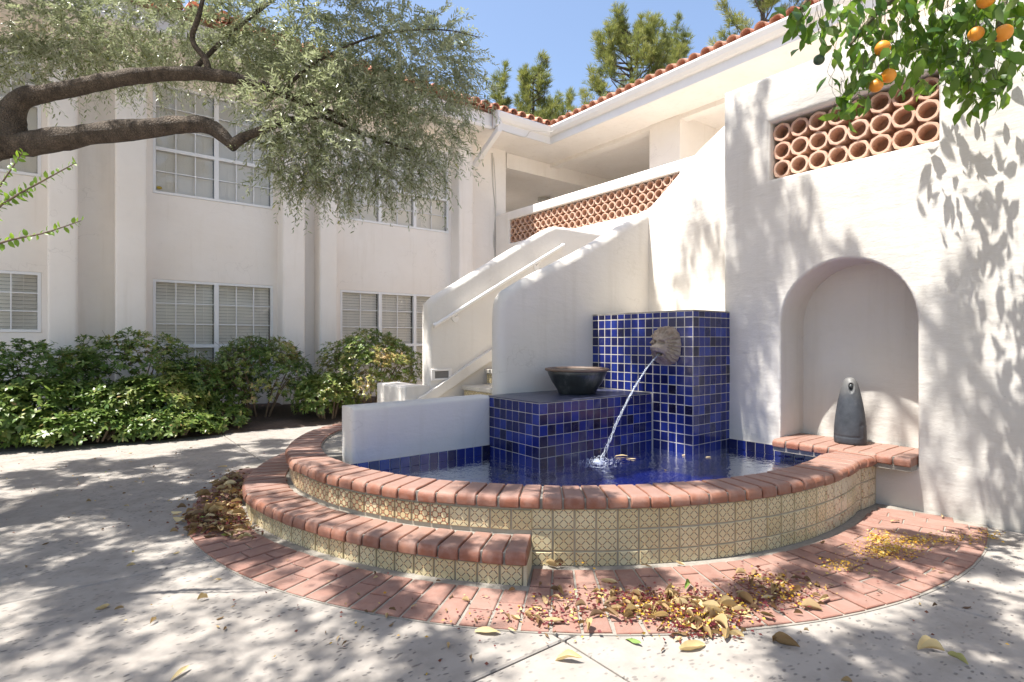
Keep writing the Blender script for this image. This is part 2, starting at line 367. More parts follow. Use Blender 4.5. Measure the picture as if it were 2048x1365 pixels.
def m_bowl():
    g = G('dark_glaze'); n = g.noise(7, 6, stretch=(1, 1, .35), rough=.7)
    c = g.ramp(n, [(.3, (.014, .015, .016)), (.52, (.03, .036, .038)), (.68, (.11, .115, .11)), (.8, (.05, .06, .062))])
    g.set(Base_Color=c, Roughness=.32); return g.bump(g.noise(60, 3), .15, .003).mat
BOWL = m_bowl(); BOWLRIM = m_simple('worn_rim', (.16, .11, .08), .5, .4, 25, .2)
def m_statue():
    g = G('grey_cast_stone'); n = g.noise(9, 6, rough=.7); z = g.n('SeparateXYZ', Vector=g.coord()).outputs[2]
    c = g.ramp(n, [(.3, (.022, .026, .033)), (.6, (.05, .056, .066)), (.75, (.095, .10, .108))])
    dust = g.ramp(g.math('ADD', z, g.math('MULTIPLY', g.noise(14, 4), .16)), [(.40, 0), (.56, .75)])
    c = g.mix(dust, c, (.17, .165, .155)); g.set(Base_Color=c, Roughness=.55); return g.bump(g.noise(60, 4), .15, .003).mat
STATUE = m_statue()
AGG = m_simple('speckled_tread', (.46, .43, .38), .85, .35, 90, .3)

# ------------------------------------------------------------------ plaster panels with soft edges and openings
def area(p): return .5*sum(p[i][0]*p[(i+1) % len(p)][1] - p[(i+1) % len(p)][0]*p[i][1] for i in range(len(p)))
def offset(poly, d):
    """move every edge of a CCW polygon outwards by d (negative: inwards)"""
    out = []; n = len(poly)
    for i in range(n):
        p0, p1, p2 = (np.array(poly[(i+k) % n], float) for k in (-1, 0, 1))
        a = p1-p0; b = p2-p1; a /= np.linalg.norm(a); b /= np.linalg.norm(b)
        na = np.array((a[1], -a[0])); nb = np.array((b[1], -b[0])); m = na+nb
        k = 2/max(.5, float(m @ m)); out.append(tuple(p1 + m*k*d))
    return out
def densify(poly, step=.25):
    out = []
    for i in range(len(poly)):
        a = np.array(poly[i], float); b = np.array(poly[(i+1) % len(poly)], float); k = max(1, int(np.linalg.norm(b-a)//step))
        out += [tuple(a + (b-a)*j/k) for j in range(k)]
    return out
def panel(name, P, outer, holes=(), thick=.2, rnd=.03, both=False, mat=None, parent=None, wav=.006, grid=.22, K=4, back=True, **kw):
    """P(u, v, w): w grows into the wall. holes: (poly, round, depth or None, capped)."""
    V = []; F = []
    def put(p, w): V.append((p[0], p[1], w)); return len(V)-1
    outer = [tuple(p) for p in outer]; outer = outer if area(outer) > 0 else outer[::-1]
    def rings(poly, sgn, r, prof):
        return [[put(p, w) for p in offset(poly, sgn*o)] for o, w in prof]
    def skin(rs, flip):
        for a, b in zip(rs[:-1], rs[1:]):
            n = len(a)
            for i in range(n):
                q = (a[i], a[(i+1) % n], b[(i+1) % n], b[i]); F.append(q[::-1] if flip else q)
    prof = [(-rnd*(1-math.sin(k/K*math.pi/2)), rnd*(1-math.cos(k/K*math.pi/2))) for k in range(K+1)]
    if both: prof += [(o, thick-w) for o, w in prof[::-1]]
    else: prof.append((0, thick))
    ro = rings(outer, 1, rnd, prof); skin(ro, True)
    loops = [ro[0]]; bloops = [ro[-1]]; hpolys = []
    for poly, r, dep, cap in holes:
        poly = poly if area(poly) > 0 else poly[::-1]
        hp = [(r*(1-math.sin(k/K*math.pi/2)), r*(1-math.cos(k/K*math.pi/2))) for k in range(K+1)]
        if dep is None and both: hp += [(o, thick-w) for o, w in hp[::-1]]
        else: hp.append((0, dep if dep is not None else thick))
        rs = rings(poly, 1, r, hp); skin(rs, False); loops.append(rs[0]); hpolys.append(poly)
        if cap: F.append(tuple(rs[-1]))
        elif dep is None: bloops.append(rs[-1])
    def fill(lps, w, flip, g):
        ids = [i for l in lps for i in l]; pts = [Vector(V[i][:2]) for i in ids]; edges = []; b = 0
        for l in lps: edges += [(b+i, b+(i+1) % len(l)) for i in range(len(l))]; b += len(l)
        O = [V[i][:2] for i in lps[0]]; H = [[V[i][:2] for i in l] for l in lps[1:]]
        def inside(p, q):
            c = False
            for i in range(len(q)):
                x0, y0 = q[i]; x1, y1 = q[i-1]
                if (y0 > p[1]) != (y1 > p[1]) and p[0] < (x1-x0)*(p[1]-y0)/(y1-y0)+x0: c = not c
            return c
        if g:
            us = [p[0] for p in O]; vs = [p[1] for p in O]
            for i in range(int((max(us)-min(us))/g)+1):
                for j in range(int((max(vs)-min(vs))/g)+1):
                    p = (min(us)+(i+.5+.25*(j % 2))*g, min(vs)+(j+.5)*g)
                    if inside(p, O) and not any(inside(p, h) for h in H):
                        if min((p[0]-V[k][0])**2+(p[1]-V[k][1])**2 for k in ids) > (g*.3)**2:
                            pts.append(Vector(p))
        vo, _, fo, ov, _, _ = delaunay_2d_cdt(pts, edges, [], 0, 1e-6)
        mp = []
        for k, v in enumerate(vo):
            src = ov[k][0] if ov[k] else -1
            mp.append(ids[src] if 0 <= src < len(ids) else put((v.x, v.y), w))
        for f in fo:
            c = sum((vo[i] for i in f), Vector((0, 0)))/len(f)
            if inside(c, O) and not any(inside(c, h) for h in H):
                q = tuple(mp[i] for i in f); F.append(q[::-1] if flip else q)
    fill(loops, 0, False, grid)
    if back: fill(bloops, thick, True, 0)
    pts = []
    for u, v, w in V:
        p = P(u, v, w); nz = wav*(noise.noise(Vector(p)*1.9) + .45*noise.noise(Vector(p)*6.1)); pts.append(P(u, v, w+nz) if w < thick*.98 or both else p)
    me = bpy.data.meshes.new(name); me.from_pydata(pts, [], F)
    bm = bmesh.new(); bm.from_mesh(me); bmesh.ops.remove_doubles(bm, verts=bm.verts, dist=1e-6); bmesh.ops.recalc_face_normals(bm, faces=bm.faces); bm.to_mesh(me); bm.free()
    me.materials.append(mat or PLASTER); me.polygons.foreach_set('use_smooth', [True]*len(me.polygons))
    try: me.set_sharp_from_angle(angle=R(38))
    except Exception: pass
    o = link(name, me, parent, **kw); return o
def rect(u0, v0, u1, v1): return [(u0, v0), (u1, v0), (u1, v1), (u0, v1)]

# ================================================================== THE GROUND
MB().box((-60, -40, -.30), (90, 90, -.045)).obj('ground', EARTH, kind='structure', label='unseen ground around the courtyard paving, paled to bounce light onto the facade')
pave = empty('pavement', (0, 0, 0), kind='structure', label='pale salt finish concrete courtyard paving in large slabs')
def slab(x0, x1, y0, y1):
    m = MB().box((x0+.005, y0+.005, -.04), (x1-.005, y1-.005, 0)); m.obj('slab', CONC, pave, bevel=.006)
for (y0, y1, xs) in ((-3.2, -.4, (-4, -1.3, 1.46, 2.967, 4.44)), (-.4, 1.565, (-4, -1.3, 1.46, 2.967, 4.44)), (1.565, 3.28, (-4, -1.7, 1.46, 4.44)),
                     (3.28, 7.9, (-4.2, -1.9, 1.345, 4.6))):
    for x0, x1 in zip(xs[:-1], xs[1:]): slab(x0, x1, y0, y1)
slab(-4.2, -.2, 7.9, 8.3)
MB().box((-5, -3.5, -.05), (4.6, 8.6, -.035)).obj('joint_bed', MORTAR, pave)
# planting bed along the building, its edge wandering as in the photograph
edge = [(-6, 8.35), (-2, 8.25), (-.719, 8.05), (0, 7.69), (.73, 7.50), (1.36, 7.52), (2.0, 7.55), (2.57, 7.45), (3.2, 7.3), (4.5, 7.2)]
V = []; F = []; NB = 14
ed = [Vector((x, y, 0)) for x, y in edge]; ed = cat_rom(ed, 6)
for i, p in enumerate(ed):
    for j in range(NB+1):
        t = j/NB; y = p.y + (9.35-p.y)*t
        V.append((p.x, y, -.03 if j == 0 else .012 + .16*min(1, t*1.6) + .03*noise.noise(Vector((p.x*4, y*4, 0)))))
for i in range(len(ed)-1):
    for j in range(NB):
        a = i*(NB+1)+j; F.append((a, a+NB+1, a+NB+2, a+1))
m = MB(); m.v = V; m.f = F; m.m = [0]*len(F)
m.obj('planting_soil', SOIL, smooth=True, kind='structure', label='dark mulch bed under the shrubs along the building')

# ================================================================== FOUNTAIN PLAN (arcs about one centre)
CX, CY = 3.55, 3.9
def pol(th, r, z=0.0): a = R(th); return Vector((CX + r*math.cos(a), CY + r*math.sin(a), z))
def r_cop(th): return interp(th, [125, 130, 141, 147, 160, 173, 183, 195, 210, 225, 240, 270, 283, 291, 296], [1.88, 1.95, 2.09, 2.20, 2.31, 2.41, 2.47, 2.50, 2.50, 2.475, 2.455, 2.455, 2.465, 2.57, 2.62])
def r_step(th): return interp(th, [130, 148, 158, 166, 174, 181, 200, 225], [2.30, 2.456, 2.55, 2.63, 2.70, 2.735, 2.715, 2.72])
def r_apr(th): return interp(th, [140, 156, 161, 172, 184, 200, 225, 280, 300], [2.86, 2.90, 2.93, 3.02, 3.075, 3.10, 3.10, 3.11, 3.12])
ZC, ZS = .36, .168          # top of the coping, top of the step
TH_END = 224.7
def ring_sheet(mb, th0, th1, rin, rout, z0, z1, n=90):
    """solid ring sector between two radius functions"""
    for k in range(n):
        a, b = th0+(th1-th0)*k/n, th0+(th1-th0)*(k+1)/n
        P = [pol(a, rin(a)), pol(b, rin(b)), pol(b, rout(b)), pol(a, rout(a))]
        i = len(mb.v); mb.v += [(p.x, p.y, z0) for p in P] + [(p.x, p.y, z1) for p in P]
        fs = [(4, 5, 6, 7), (3, 2, 6, 7), (0, 1, 5, 4)] + ([(0, 3, 7, 4)] if k == 0 else []) + ([(1, 2, 6, 5)] if k == n-1 else [])
        mb.f += [tuple(j+i for j in f) for f in fs]; mb.m += [0]*len(fs)
    return mb

# ---- brick apron set flush in the concrete
apron = empty('brick_paving', (CX, CY, 0), kind='structure', label='red brick paving set in a ring around the fountain')
bedm = MB(); ring_sheet(bedm, 140, 290, lambda t: 2.2, lambda t: r_apr(t), -.02, .004, 110); bedm.obj('mortar_bed', MORTAR, apron)
paver_cache = {}
def paver(th, r0, r1, pitch, parent):
    rm = .5*(r0+r1); key = (round(r0, 2), round(r1, 2), rng.integers(0, 3))
    if key not in paver_cache:
        j = .009; hw0 = min(.5*R(pitch)*r0 - .005, .0505); hw1 = min(.5*R(pitch)*r1 - .0055, .056)
        mb = MB(); L = (r1-r0)/2 - j/2
        ins = .0035; jit = lambda: rng.uniform(-.002, .002)
        bot = [(-L, -hw0), (L, -hw1), (L, hw1), (-L, hw0)]; bot = [(x+jit(), y+jit()) for x, y in bot]
        top = [(x*(1-ins/L), y*(1-ins/.045)) for x, y in bot]
        V = [(x, y, -.03) for x, y in bot] + [(x, y, .0085) for x, y in bot] + [(x, y, .0115) for x, y in top]
        F = [(8, 9, 10, 11)] + [(a+o, (a+1) % 4+o, (a+1) % 4+o+4, a+o+4) for o in (0, 4) for a in range(4)]
        mb.add(V, F); paver_cache[key] = mb.mesh('brick', PAVER)
    p = pol(th, rm, rng.uniform(-.0015, .0015))
    link('brick', paver_cache[key], parent, p, (rng.normal(0, .006), rng.normal(0, .006), R(th) + rng.normal(0, .006)))
PIT = 2.32; k = 0; th = 149.5
while th < 290:
    ri = (r_step(th)+.012 if th < TH_END-.6 else r_cop(th)+.0); ro = r_apr(th)-.004
    ps = []
    if th < TH_END-.6:
        w = ro-ri; ps = [(ri+.02, ri+.02+.205), (ri+.225, ro)] if k % 2 else [(ri+.02, ri+.02+.13), (ri+.15, ro)]
        if w < .25: ps = [(ri+.01, ro)]
    else:
        s = ri+.03
        cuts = [s, s+.205, s+.41, ro] if k % 2 else [s, s+.10, s+.305, s+.51, ro]
        if ro-cuts[-2] < .07: cuts.pop(-2)
        ps = list(zip(cuts[:-1], cuts[1:]))
    for a, b in ps:
        if pol(th, (a+b)/2).x < 4.36: paver(th, a, b, PIT, apron)
    k += 1; th += PIT

# ---- the basin: curved wall, tiles, brick coping, blue inside
basin = empty('fountain_basin', (CX, CY, 0), label='curved fountain basin faced with patterned tiles and capped with red brick', cat='fountain')
wallm = MB(); ring_sheet(wallm, 140, 292, lambda t: r_cop(t)-.245, lambda t: r_cop(t)-.034, -.02, .30, 120)
TGROUT = m_simple('buff_tile_grout', (.40, .345, .26), .95, .2, 45, .5)
wallm.obj('basin_wall', TGROUT, basin)
cm = MB(); ring_sheet(cm, 136, 292, lambda t: r_cop(t)-.252, lambda t: r_cop(t)-.0145, .296, ZC-.011, 120); cm.obj('coping_mortar', MORTAR, basin)
def bullnose(L, w, h=.062, rad=.034, taper=0.0, both_sides=False):
    """brick lying along +x from 0 to L, nose rounded at x = L"""
    prof = [(0, 0), (L-.010, 0), (L-.002, .006)] + [(L-rad+rad*math.cos(a), h-rad+rad*math.sin(a)) for a in (0, R(22), R(45), R(68), R(90))] + [(.004, h), (0, h-.004)]
    mb = MB(); n = len(prof); e = .005
    for s, ins in ((-1, .004), (-1, 0), (1, 0), (1, .004)):
        cx, cz = L/2, h/2; y = s*(w/2 - (0 if ins else e))
        for x, z in prof:
            yy = y*(1-taper*(1-x/L)); mb.v.append((x + (ins if x < cx else -ins), yy, z + (ins if z < cz else -ins)))
    for a in range(3): mb.f += [(a*n+i, a*n+(i+1) % n, (a+1)*n+(i+1) % n, (a+1)*n+i) for i in range(n)]
    mb.f += [tuple(range(n-1, -1, -1)), tuple(range(3*n, 4*n))]; mb.m = [0]*len(mb.f); return mb
cop_meshes = [bullnose(.247+d, .1015+e, .062, .034, .085).mesh('brick', COPING, smooth=False) for d, e in ((0, 0), (.003, -.003), (-.002, .002))]
for me in cop_meshes + []:
    me.polygons.foreach_set('use_smooth', [True]*len(me.polygons))
    me.set_sharp_from_angle(angle=R(35))
th = 141.0
while th < 290.5:
    r = r_cop(th)
    dr = (r_cop(th+1)-r_cop(th-1))/(2*R(1))/r
    if pol(th, r-.12).x < 4.47:
        link('brick', cop_meshes[rng.integers(3)], basin, pol(th, r-.247, ZC-.062+rng.normal(0, .0013)), (rng.normal(0, .008), rng.normal(0, .006), R(th)-math.atan(dr)+rng.normal(0, .008)))
    th += math.degrees(.1125/r)
def tile_mesh(w, h, t, mat, oz=0.0, name='tile'):
    """tile facing +x, its pattern drawn in y/z; oz shifts the pattern of a cut tile"""
    mb = MB(); e = .0025
    V = [(0, -w/2, -h/2+oz), (0, w/2, -h/2+oz), (0, w/2, h/2+oz), (0, -w/2, h/2+oz)]
    V += [(t-e, y, z) for _, y, z in V] + [(t, y*(1-2*e/w), oz+(z-oz)*(1-2*e/h)) for _, y, z in V]
    mb.add(V, [(a+o, (a+1) % 4+o, (a+1) % 4+o+4, a+o+4) for o in (0, 4) for a in range(4)] + [(8, 9, 10, 11)])
    return mb.mesh(name, mat)
def swapxy(mat_fn): return mat_fn
# the talavera shaders read local x/z, so these tiles are modelled facing -y and turned
def tala_mesh(mat, h=.101, oz=0.0):
    mb = MB(); w, t, e = .101, .010, .003
    V = [(-w/2, 0, -h/2+oz), (w/2, 0, -h/2+oz), (w/2, 0, h/2+oz), (-w/2, 0, h/2+oz)]
    V += [(x, -t+e, z) for x, _, z in V] + [(x*(1-2*e/w), -t, oz+(z-oz)*(1-2*e/h)) for x, _, z in V]
    mb.add(V, [(a+o, (a+1) % 4+o, (a+1) % 4+o+4, a+o+4) for o in (0, 4) for a in range(4)] + [(8, 9, 10, 11)])
    return mb.mesh('tile', mat)
TM = {(m, c): tala_mesh(mm, *( (.101, 0) if c == 0 else (.070, .0155))) for m, mm in (('a', TALA), ('b', TALB), ('w', TALW)) for c in (0, 1)}
def tala_row(parent, th0, th1, rf, ztop, rows, pick):
    th = th0; back = th1 < th0
    while (th > th1 if back else th < th1):
        r = rf(th); dr = (rf(th+1)-rf(th-1))/(2*R(1))/r
        for row, (zc, cut) in enumerate(rows):
            p = pol(th, r-.002, zc + rng.normal(0, .001))
            if p.x < 4.45:
                link('tile', TM[(pick(th, row), cut)], parent, p, (rng.normal(0, .008), rng.normal(0, .006), R(th)+R(90)-math.atan(dr)+rng.normal(0, .006)))
        th += math.degrees(.1105/r)*(-1 if back else 1)
rw = lambda t: r_cop(t)-.034
tala_row(basin, 225.9, 290.2, rw, .29, [(.2425, 0), (.133, 0), (.0235, 1)], lambda th, row: 'w' if th > 268.4 and (row == 0 or rng.random() < .8) else 'a')
tala_row(basin, 223.5, 150, rw, .29, [(.2325, 0)], lambda th, row: 'b' if th < 214.2 else 'a')

# ---- the lower step
step = empty('brick_step', (CX, CY, 0), label='low curved brick step with a patterned tile riser, left of the fountain front', cat='step')
sm = MB(); ring_sheet(sm, 141, TH_END-.35, lambda t: r_cop(t)-.10, lambda t: r_step(t)-.036, -.02, ZS-.066, 90)
sm.obj('step_body', TGROUT, step); sm = MB(); ring_sheet(sm, 141, TH_END-.25, lambda t: r_cop(t)-.10, lambda t: r_step(t)-.016, ZS-.0665, ZS-.010, 90); sm.obj('step_mortar', MORTAR, step)
st_meshes = {}
th = TH_END - 1.05
while th > 143:
    r = r_step(th); L = round(max(.10, r-(r_cop(th)-.034)-.030), 2)
    if L not in st_meshes:
        me = bullnose(L, .1005, .064, .036, .10*L/.25).mesh('brick', COPING); me.polygons.foreach_set('use_smooth', [True]*len(me.polygons)); me.set_sharp_from_angle(angle=R(35)); st_meshes[L] = me
    dr = (r_step(th+1)-r_step(th-1))/(2*R(1))/r
    link('brick', st_meshes[L], step, pol(th, r-L, ZS-.064+rng.normal(0, .0013)), (rng.normal(0, .008), rng.normal(0, .006), R(th)-math.atan(dr)+rng.normal(0, .008)))
    th -= math.degrees(.110/r)
e0, e1 = pol(TH_END-.25, r_cop(TH_END)-.03), pol(TH_END-.25, r_step(TH_END)-.026); ev = (e1-e0).normalized(); en = Vector((-ev.y, ev.x, 0))
MB().add([tuple(p+en*q+Vector((0, 0, z))) for z in (-.02, ZS-.066) for p, q in ((e0, -.004), (e1, -.004), (e1, .012), (e0, .012))], [(0,3,2,1),(4,5,6,7),(0,1,5,4),(1,2,6,5),(2,3,7,6),(3,0,4,7)]).obj('end_face', m_simple('cream_render', (.52, .44, .29), .7, .15, 20, .3), step)
tala_row(step, TH_END-1.55, 150, lambda t: r_step(t)-.034, .1, [(.0475, 0)], lambda th, row: 'a')

# ---- pool inside
BX0, BX1, BY0, BY1, BZ = 2.64, 3.91, 3.09, 3.70, .70      # plinth under the bowl
PX, PY0, PY1, PZ = 3.93, 2.674, 3.79, 1.402               # pillar front, right, left, top
WXA, WXB, GY = 4.45, 4.77, 3.79                            # niche wall, stair wall behind, near guard face
poolf = MB(); ring_sheet(poolf, 150, 292, lambda t: .02, lambda t: r_cop(t)-.2445, -.03, .05, 100); poolf.obj('pool_floor', POOLF, basin)
ZW = .225
fillm = MB(); ring_sheet(fillm, 145, 181, lambda t: 1.0, lambda t: r_cop(t)-.24, -.02, .335, 40); fillm.obj('mortar_fill', MORTAR, basin)
bt = tile_mesh(.0760, .0760, .007, BLUE); bt_half = tile_mesh(.0760, .0445, .007, BLUE)
def blue_wall(parent, origin, along, normal, n, zs, ztop=None, skip=None, grout=True, name='tile', first=0.0):
    """n columns from origin along 'along', rows centred at zs"""
    ang = math.atan2(normal[1], normal[0])
    for i in range(n):
        for z, half in zs:
            if skip and skip(i, z): continue
            s = first + (i+.5)*.0805
            link(name, bt_half if half else bt, parent, (origin[0]+along[0]*s+normal[0]*.0045, origin[1]+along[1]*s+normal[1]*.0045, z), (rng.normal(0, .002), rng.normal(0, .008), ang+rng.normal(0, .008)))
# inner face of the basin wall and the strips under the white walls
for th in np.arange(158, 288, math.degrees(.0805/2.2)):
    p = pol(th, r_cop(th)-.246, .265)
    if p.x < 4.4: link('pool_tile', bt, basin, p, (0, 0, R(th)+math.pi))
MB().box((1.40, 3.6975, -.02), (2.62, 3.82, .301)).obj('pool_grout', GROUT, basin)
MB().box((WXA-.0055, 1.75, -.02), (WXA+.1, 2.66, .305)).obj('pool_grout', GROUT, basin)
blue_wall(basin, (1.42, 3.705), (1, 0), (0, -1), 15, [(.262, False), (.1815, False)], name='pool_tile')
blue_wall(basin, (WXA+.002, 2.665), (0, -1), (-1, 0), 12, [(.262, False), (.1815, False)], name='pool_tile')
# drain hole with a dark rubber collar in the pool side
MB().tube([(WXA-.03, 1.905, .225), (WXA+.03, 1.905, .225)], [.045, .045], 14).obj('overflow_pipe', BLACKMETAL, basin)

# water: one sheet with rings spreading from where the jet falls
LAND = Vector((3.14, 2.945, ZW))
V = []; F = []; NR, NT = 46, 120
for i in range(NR+1):
    for j in range(NT):
        a = 2*math.pi*j/NT; t = (i/NR)**1.5
        far = 2.4
        x, y = LAND.x + math.cos(a)*far*t, LAND.y + math.sin(a)*far*t
        d = math.hypot(x-CX, y-CY); lim = r_cop(max(126, min(291, math.degrees(math.atan2(y-CY, x-CX)) % 360)))-.20
        if d > lim: x, y = CX+(x-CX)*lim/d, CY+(y-CY)*lim/d
        y = min(y, 3.72); x = min(x, WXA+.01); rr = math.hypot(x-LAND.x, y-LAND.y)
        h = .005*math.exp(-rr*1.6)*math.sin(rr*62) * (1 if rr > .04 else 0) + .0022*noise.noise(Vector((x*9, y*9, 3))) + .012*math.exp(-(rr/.07)**2)*noise.noise(Vector((x*40, y*40, 1)))
        V.append((x, y, ZW+h))
for i in range(NR):
    for j in range(NT): F.append((i*NT+j, (i+1)*NT+j, (i+1)*NT+(j+1) % NT, i*NT+(j+1) % NT))
wm = MB(); wm.v = V; wm.f = F; wm.m = [0]*len(F)
wm.obj('water', WATER, smooth=True, kind='structure', label='clear rippling water over the deep blue pool floor')

# ---- tiled plinth with the bowl on it
plinth = empty('tiled_plinth', ((BX0+BX1)/2, (BY0+BY1)/2, 0), label='low plinth faced with dark blue square tiles under the dark bowl', cat='plinth')
MB().box((BX0-.008, BY0-.008, .0), (BX1, BY1+.085, BZ-.009)).obj('body', GROUT, plinth)
zs = [(BZ-.010-.0403*(1+2*i), False) for i in range(7)]
TOPST = m_simple('dark_slate_top', (.055, .06, .10), .3, .5, 14, .3)
blue_wall(plinth, (BX0, BY0-.008), (0, 1), (-1, 0), 8, zs)
blue_wall(plinth, (BX0-.008, BY0), (1, 0), (0, -1), 16, zs, first=0, skip=lambda i, z: BX0+(i+.5)*.0805 > PX-.03)
tm = MB()
for i in range(6):
    for j in range(3):
        x0 = BX0-.010+(BX1-BX0)*i/6; y0 = BY0-.010+(BY1+.08-BY0)*j/3
        x1 = BX0-.004+(BX1-BX0)*(i+1)/6-.004; y1 = BY0-.004+(BY1+.08-BY0)*(j+1)/3-.004
        MB().box((x0, y0, BZ-.008), (x1, y1, BZ+rng.uniform(-.001, .001))).obj('top_tile', TOPST, plinth, bevel=.002)
# ---- tall tiled pillar
pillar = empty('tiled_pillar', (PX+.25, (PY0+PY1)/2, 0), label='tall pillar faced with dark blue square tiles carrying the lion head', cat='pillar')
MB().box((PX-.0105, PY0-.0085, 0), (WXA+.30, PY1-.002, PZ-.005)).obj('body', GROUT, pillar)
zp = [(PZ-.006-.0235, True)] + [(PZ-.006-.05-.0403*(1+2*i), False) for i in range(14)]
blue_wall(pillar, (PX, PY0-.008), (0, 1), (-1, 0), 14, zp, skip=lambda i, z: z < BZ+.02 and PY0+(i+.5)*.0805 > BY0-.02)
blue_wall(pillar, (PX-.009, PY0), (1, 0), (0, -1), 7, zp, skip=lambda i, z: PX+(i+.5)*.0805 > WXA+.03)
link('top_slab', MB().box((PX-.012, PY0-.012, PZ-.004), (WXA+.02, PY1-.002, PZ+.004)).mesh('top_slab', MORTAR), pillar)

# ---- low white wall at the left of the plinth
low = panel('low_wall', lambda u, v, w: (u, 3.70+w, v), [(1.455, -.1), (2.645, -.1), (2.645, .700), (1.455, .690)], thick=.20, rnd=.035, both=True, wav=.005,
            label='low white stucco wall standing in the basin, left of the blue plinth', cat='wall')

# ================================================================== NICHE WALL WITH THE CLAY SCREEN
NY0, NY1, NSP = 1.284, 2.217, 1.285
arch = [(NY0, .30)] + [(NY0+.0, .62), (NY0, .95)] + [((NY0+NY1)/2 + .4665*math.cos(R(180-180*i/22))*1.0, NSP + .475*math.sin(R(180*i/22))) for i in range(23)] + [(NY1, .95), (NY1, .62), (NY1, .30)]
SY0, SY1, SZ0, SZ1 = 1.172, 2.305, 2.478, 2.945
nw = empty('niche_wall', (WXA, 1.7, 0), label='tall white stucco wall with an arched niche and a clay block screen', cat='wall')
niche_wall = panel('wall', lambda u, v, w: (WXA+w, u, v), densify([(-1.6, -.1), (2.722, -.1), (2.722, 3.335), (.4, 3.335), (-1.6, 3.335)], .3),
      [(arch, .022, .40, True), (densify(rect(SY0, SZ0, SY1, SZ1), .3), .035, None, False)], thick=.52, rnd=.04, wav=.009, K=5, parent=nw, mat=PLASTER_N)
def block_mesh():
    mb = MB(); ro, ri, L = .0765, .0530, .115; n = 16
    oc = []
    for k in range(n):
        a = 2*math.pi*k/n + R(22.5)/1; q = (a % (math.pi/4)) - math.pi/8; r = ro*math.cos(math.pi/8)/math.cos(q) if True else ro
        oc.append((r*math.cos(a), r*math.sin(a)))
    ic = [(ri*math.cos(2*math.pi*k/n + R(22.5)), ri*math.sin(2*math.pi*k/n + R(22.5))) for k in range(n)]
    V = []
    for x, ring in ((.004, oc), (0, [(a*.965, b*.965) for a, b in oc]), (0, [(a*1.06, b*1.06) for a, b in ic]), (.005, ic), (L, ic), (L, oc)):
        V += [(x, a, b) for a, b in ring]
    F = [(r*n+k, r*n+(k+1) % n, ((r+1) % 6)*n+(k+1) % n, ((r+1) % 6)*n+k) for r in range(6) for k in range(n)]
    mb.add(V, F); return mb.mesh('clay_block', TERRA)
blk = block_mesh()
for i in range(8):
    for j in range(3):
        p = (WXA+.055+rng.uniform(-.008, .008), SY1-.071-i*.1415, SZ0+.079+j*.1505)
        link('clay_block', blk, nw, p, (rng.normal(0, .03), rng.normal(0, .015), rng.normal(0, .02)))
MB().box((WXA+.24, SY0-.02, SZ0-.02), (WXA+.27, SY1+.02, SZ1+.02)).obj('screen_backing', TERRA, nw)
# niche floor: bricks lying along the ledge, noses out
LZ = .372
MB().box((4.33, NY0+.004, .28), (4.86, NY1-.004, LZ-.006)).obj('ledge_mortar', MORTAR, nw)
lb = bullnose(.235, .098, .06, .032).mesh('ledge_brick', COPING); lb.polygons.foreach_set('use_smooth', [True]*len(lb.polygons)); lb.set_sharp_from_angle(angle=R(35))
fb = MB().box((-.115, -.049, 0), (.115, .049, .06)).mesh('ledge_brick', COPING, bevel=.003)
y = NY1-.053
while y > NY0+.04:
    inb = math.hypot(4.42-CX, y-CY)
    link('ledge_brick', lb, nw, (4.315+.235, y, LZ-.06+rng.normal(0, .001)), (0, 0, math.pi+rng.normal(0, .01)))
    link('ledge_brick', fb, nw, (4.67, y+.004, LZ-.06+rng.normal(0, .001)), (0, 0, rng.normal(0, .01)))
    y -= .1034

# ================================================================== STAIRCASE
stairs = empty('staircase', (3.8, 4.5, 0), label='white stucco outdoor staircase climbing behind the blue fountain to the balcony', cat='staircase')
g_top = [(2.80, 1.30), (2.81, 1.46), (2.86, 1.565), (2.97, 1.635), (3.20, 1.755), (3.76, 2.015), (4.36, 2.33), (4.80, 2.56)]
g_top = [(v.x, v.y) for v in cat_rom([Vector((a, b, 0)) for a, b in g_top], 4)]
panel('guard_wall', lambda u, v, w: (u, GY+w, v), [(2.80, -.1)] + [(2.80, .4), (2.80, .9)] + g_top + [(WXB+.10, 2.57), (WXB+.10, -.1)], thick=.17, rnd=.075, both=True, wav=.006, parent=stairs, K=5)
w_top = [(3.95, 2.55), (3.79, 2.60), (3.553, 2.775), (3.255, 3.005), (3.034, 3.14), (2.90, 3.21), (2.6, 3.30)]
w_top = [(v.x, v.y) for v in cat_rom([Vector((a, b, 0)) for a, b in w_top], 4)]
panel('guard_wall', lambda u, v, w: (WXB+w, u, v), [(2.6, -.1), (3.95, -.1)] + w_top, thick=.18, rnd=.07, both=True, wav=.006, parent=stairs, K=5)
FY = 5.10
f_top = [(2.845, 1.45), (2.86, 1.545), (2.95, 1.63), (3.454, 1.925), (4.096, 2.30), (4.50, 2.525), (4.62, 2.575), (4.80, 2.585), (5.3, 2.585), (6.62, 2.60)]
panel('guard_wall', lambda u, v, w: (u, FY+w, v), [(2.845, .60), (2.845, 1.0)] + f_top + [(6.62, -.1), (2.60, -.1), (2.60, .62)], thick=.18, rnd=.045, both=True, wav=.005, parent=stairs)
panel('end_block', lambda u, v, w: (2.57+w, u, v), rect(FY+.004, -.1, 5.80, .685), thick=.30, rnd=.03, both=True, wav=.005, parent=stairs)
for k in range(-2, 5):
    x = 3.21+.30*k; z = .673+.165*k
    MB().box((x, GY+.18, z-.045), (x+.34, FY-.05, z)).obj('tread', AGG, stairs, bevel=.006)
    MB().box((x+.035, GY+.18, z-.165), (x+.33, FY-.05, z-.046)).obj('riser', PLASTER, stairs)
    for j in range(10):
        link('riser_tile', TM[('a', 0)], stairs, (x+.034, FY-.115-j*.109, z-.103), (0, 0, -math.pi/2))
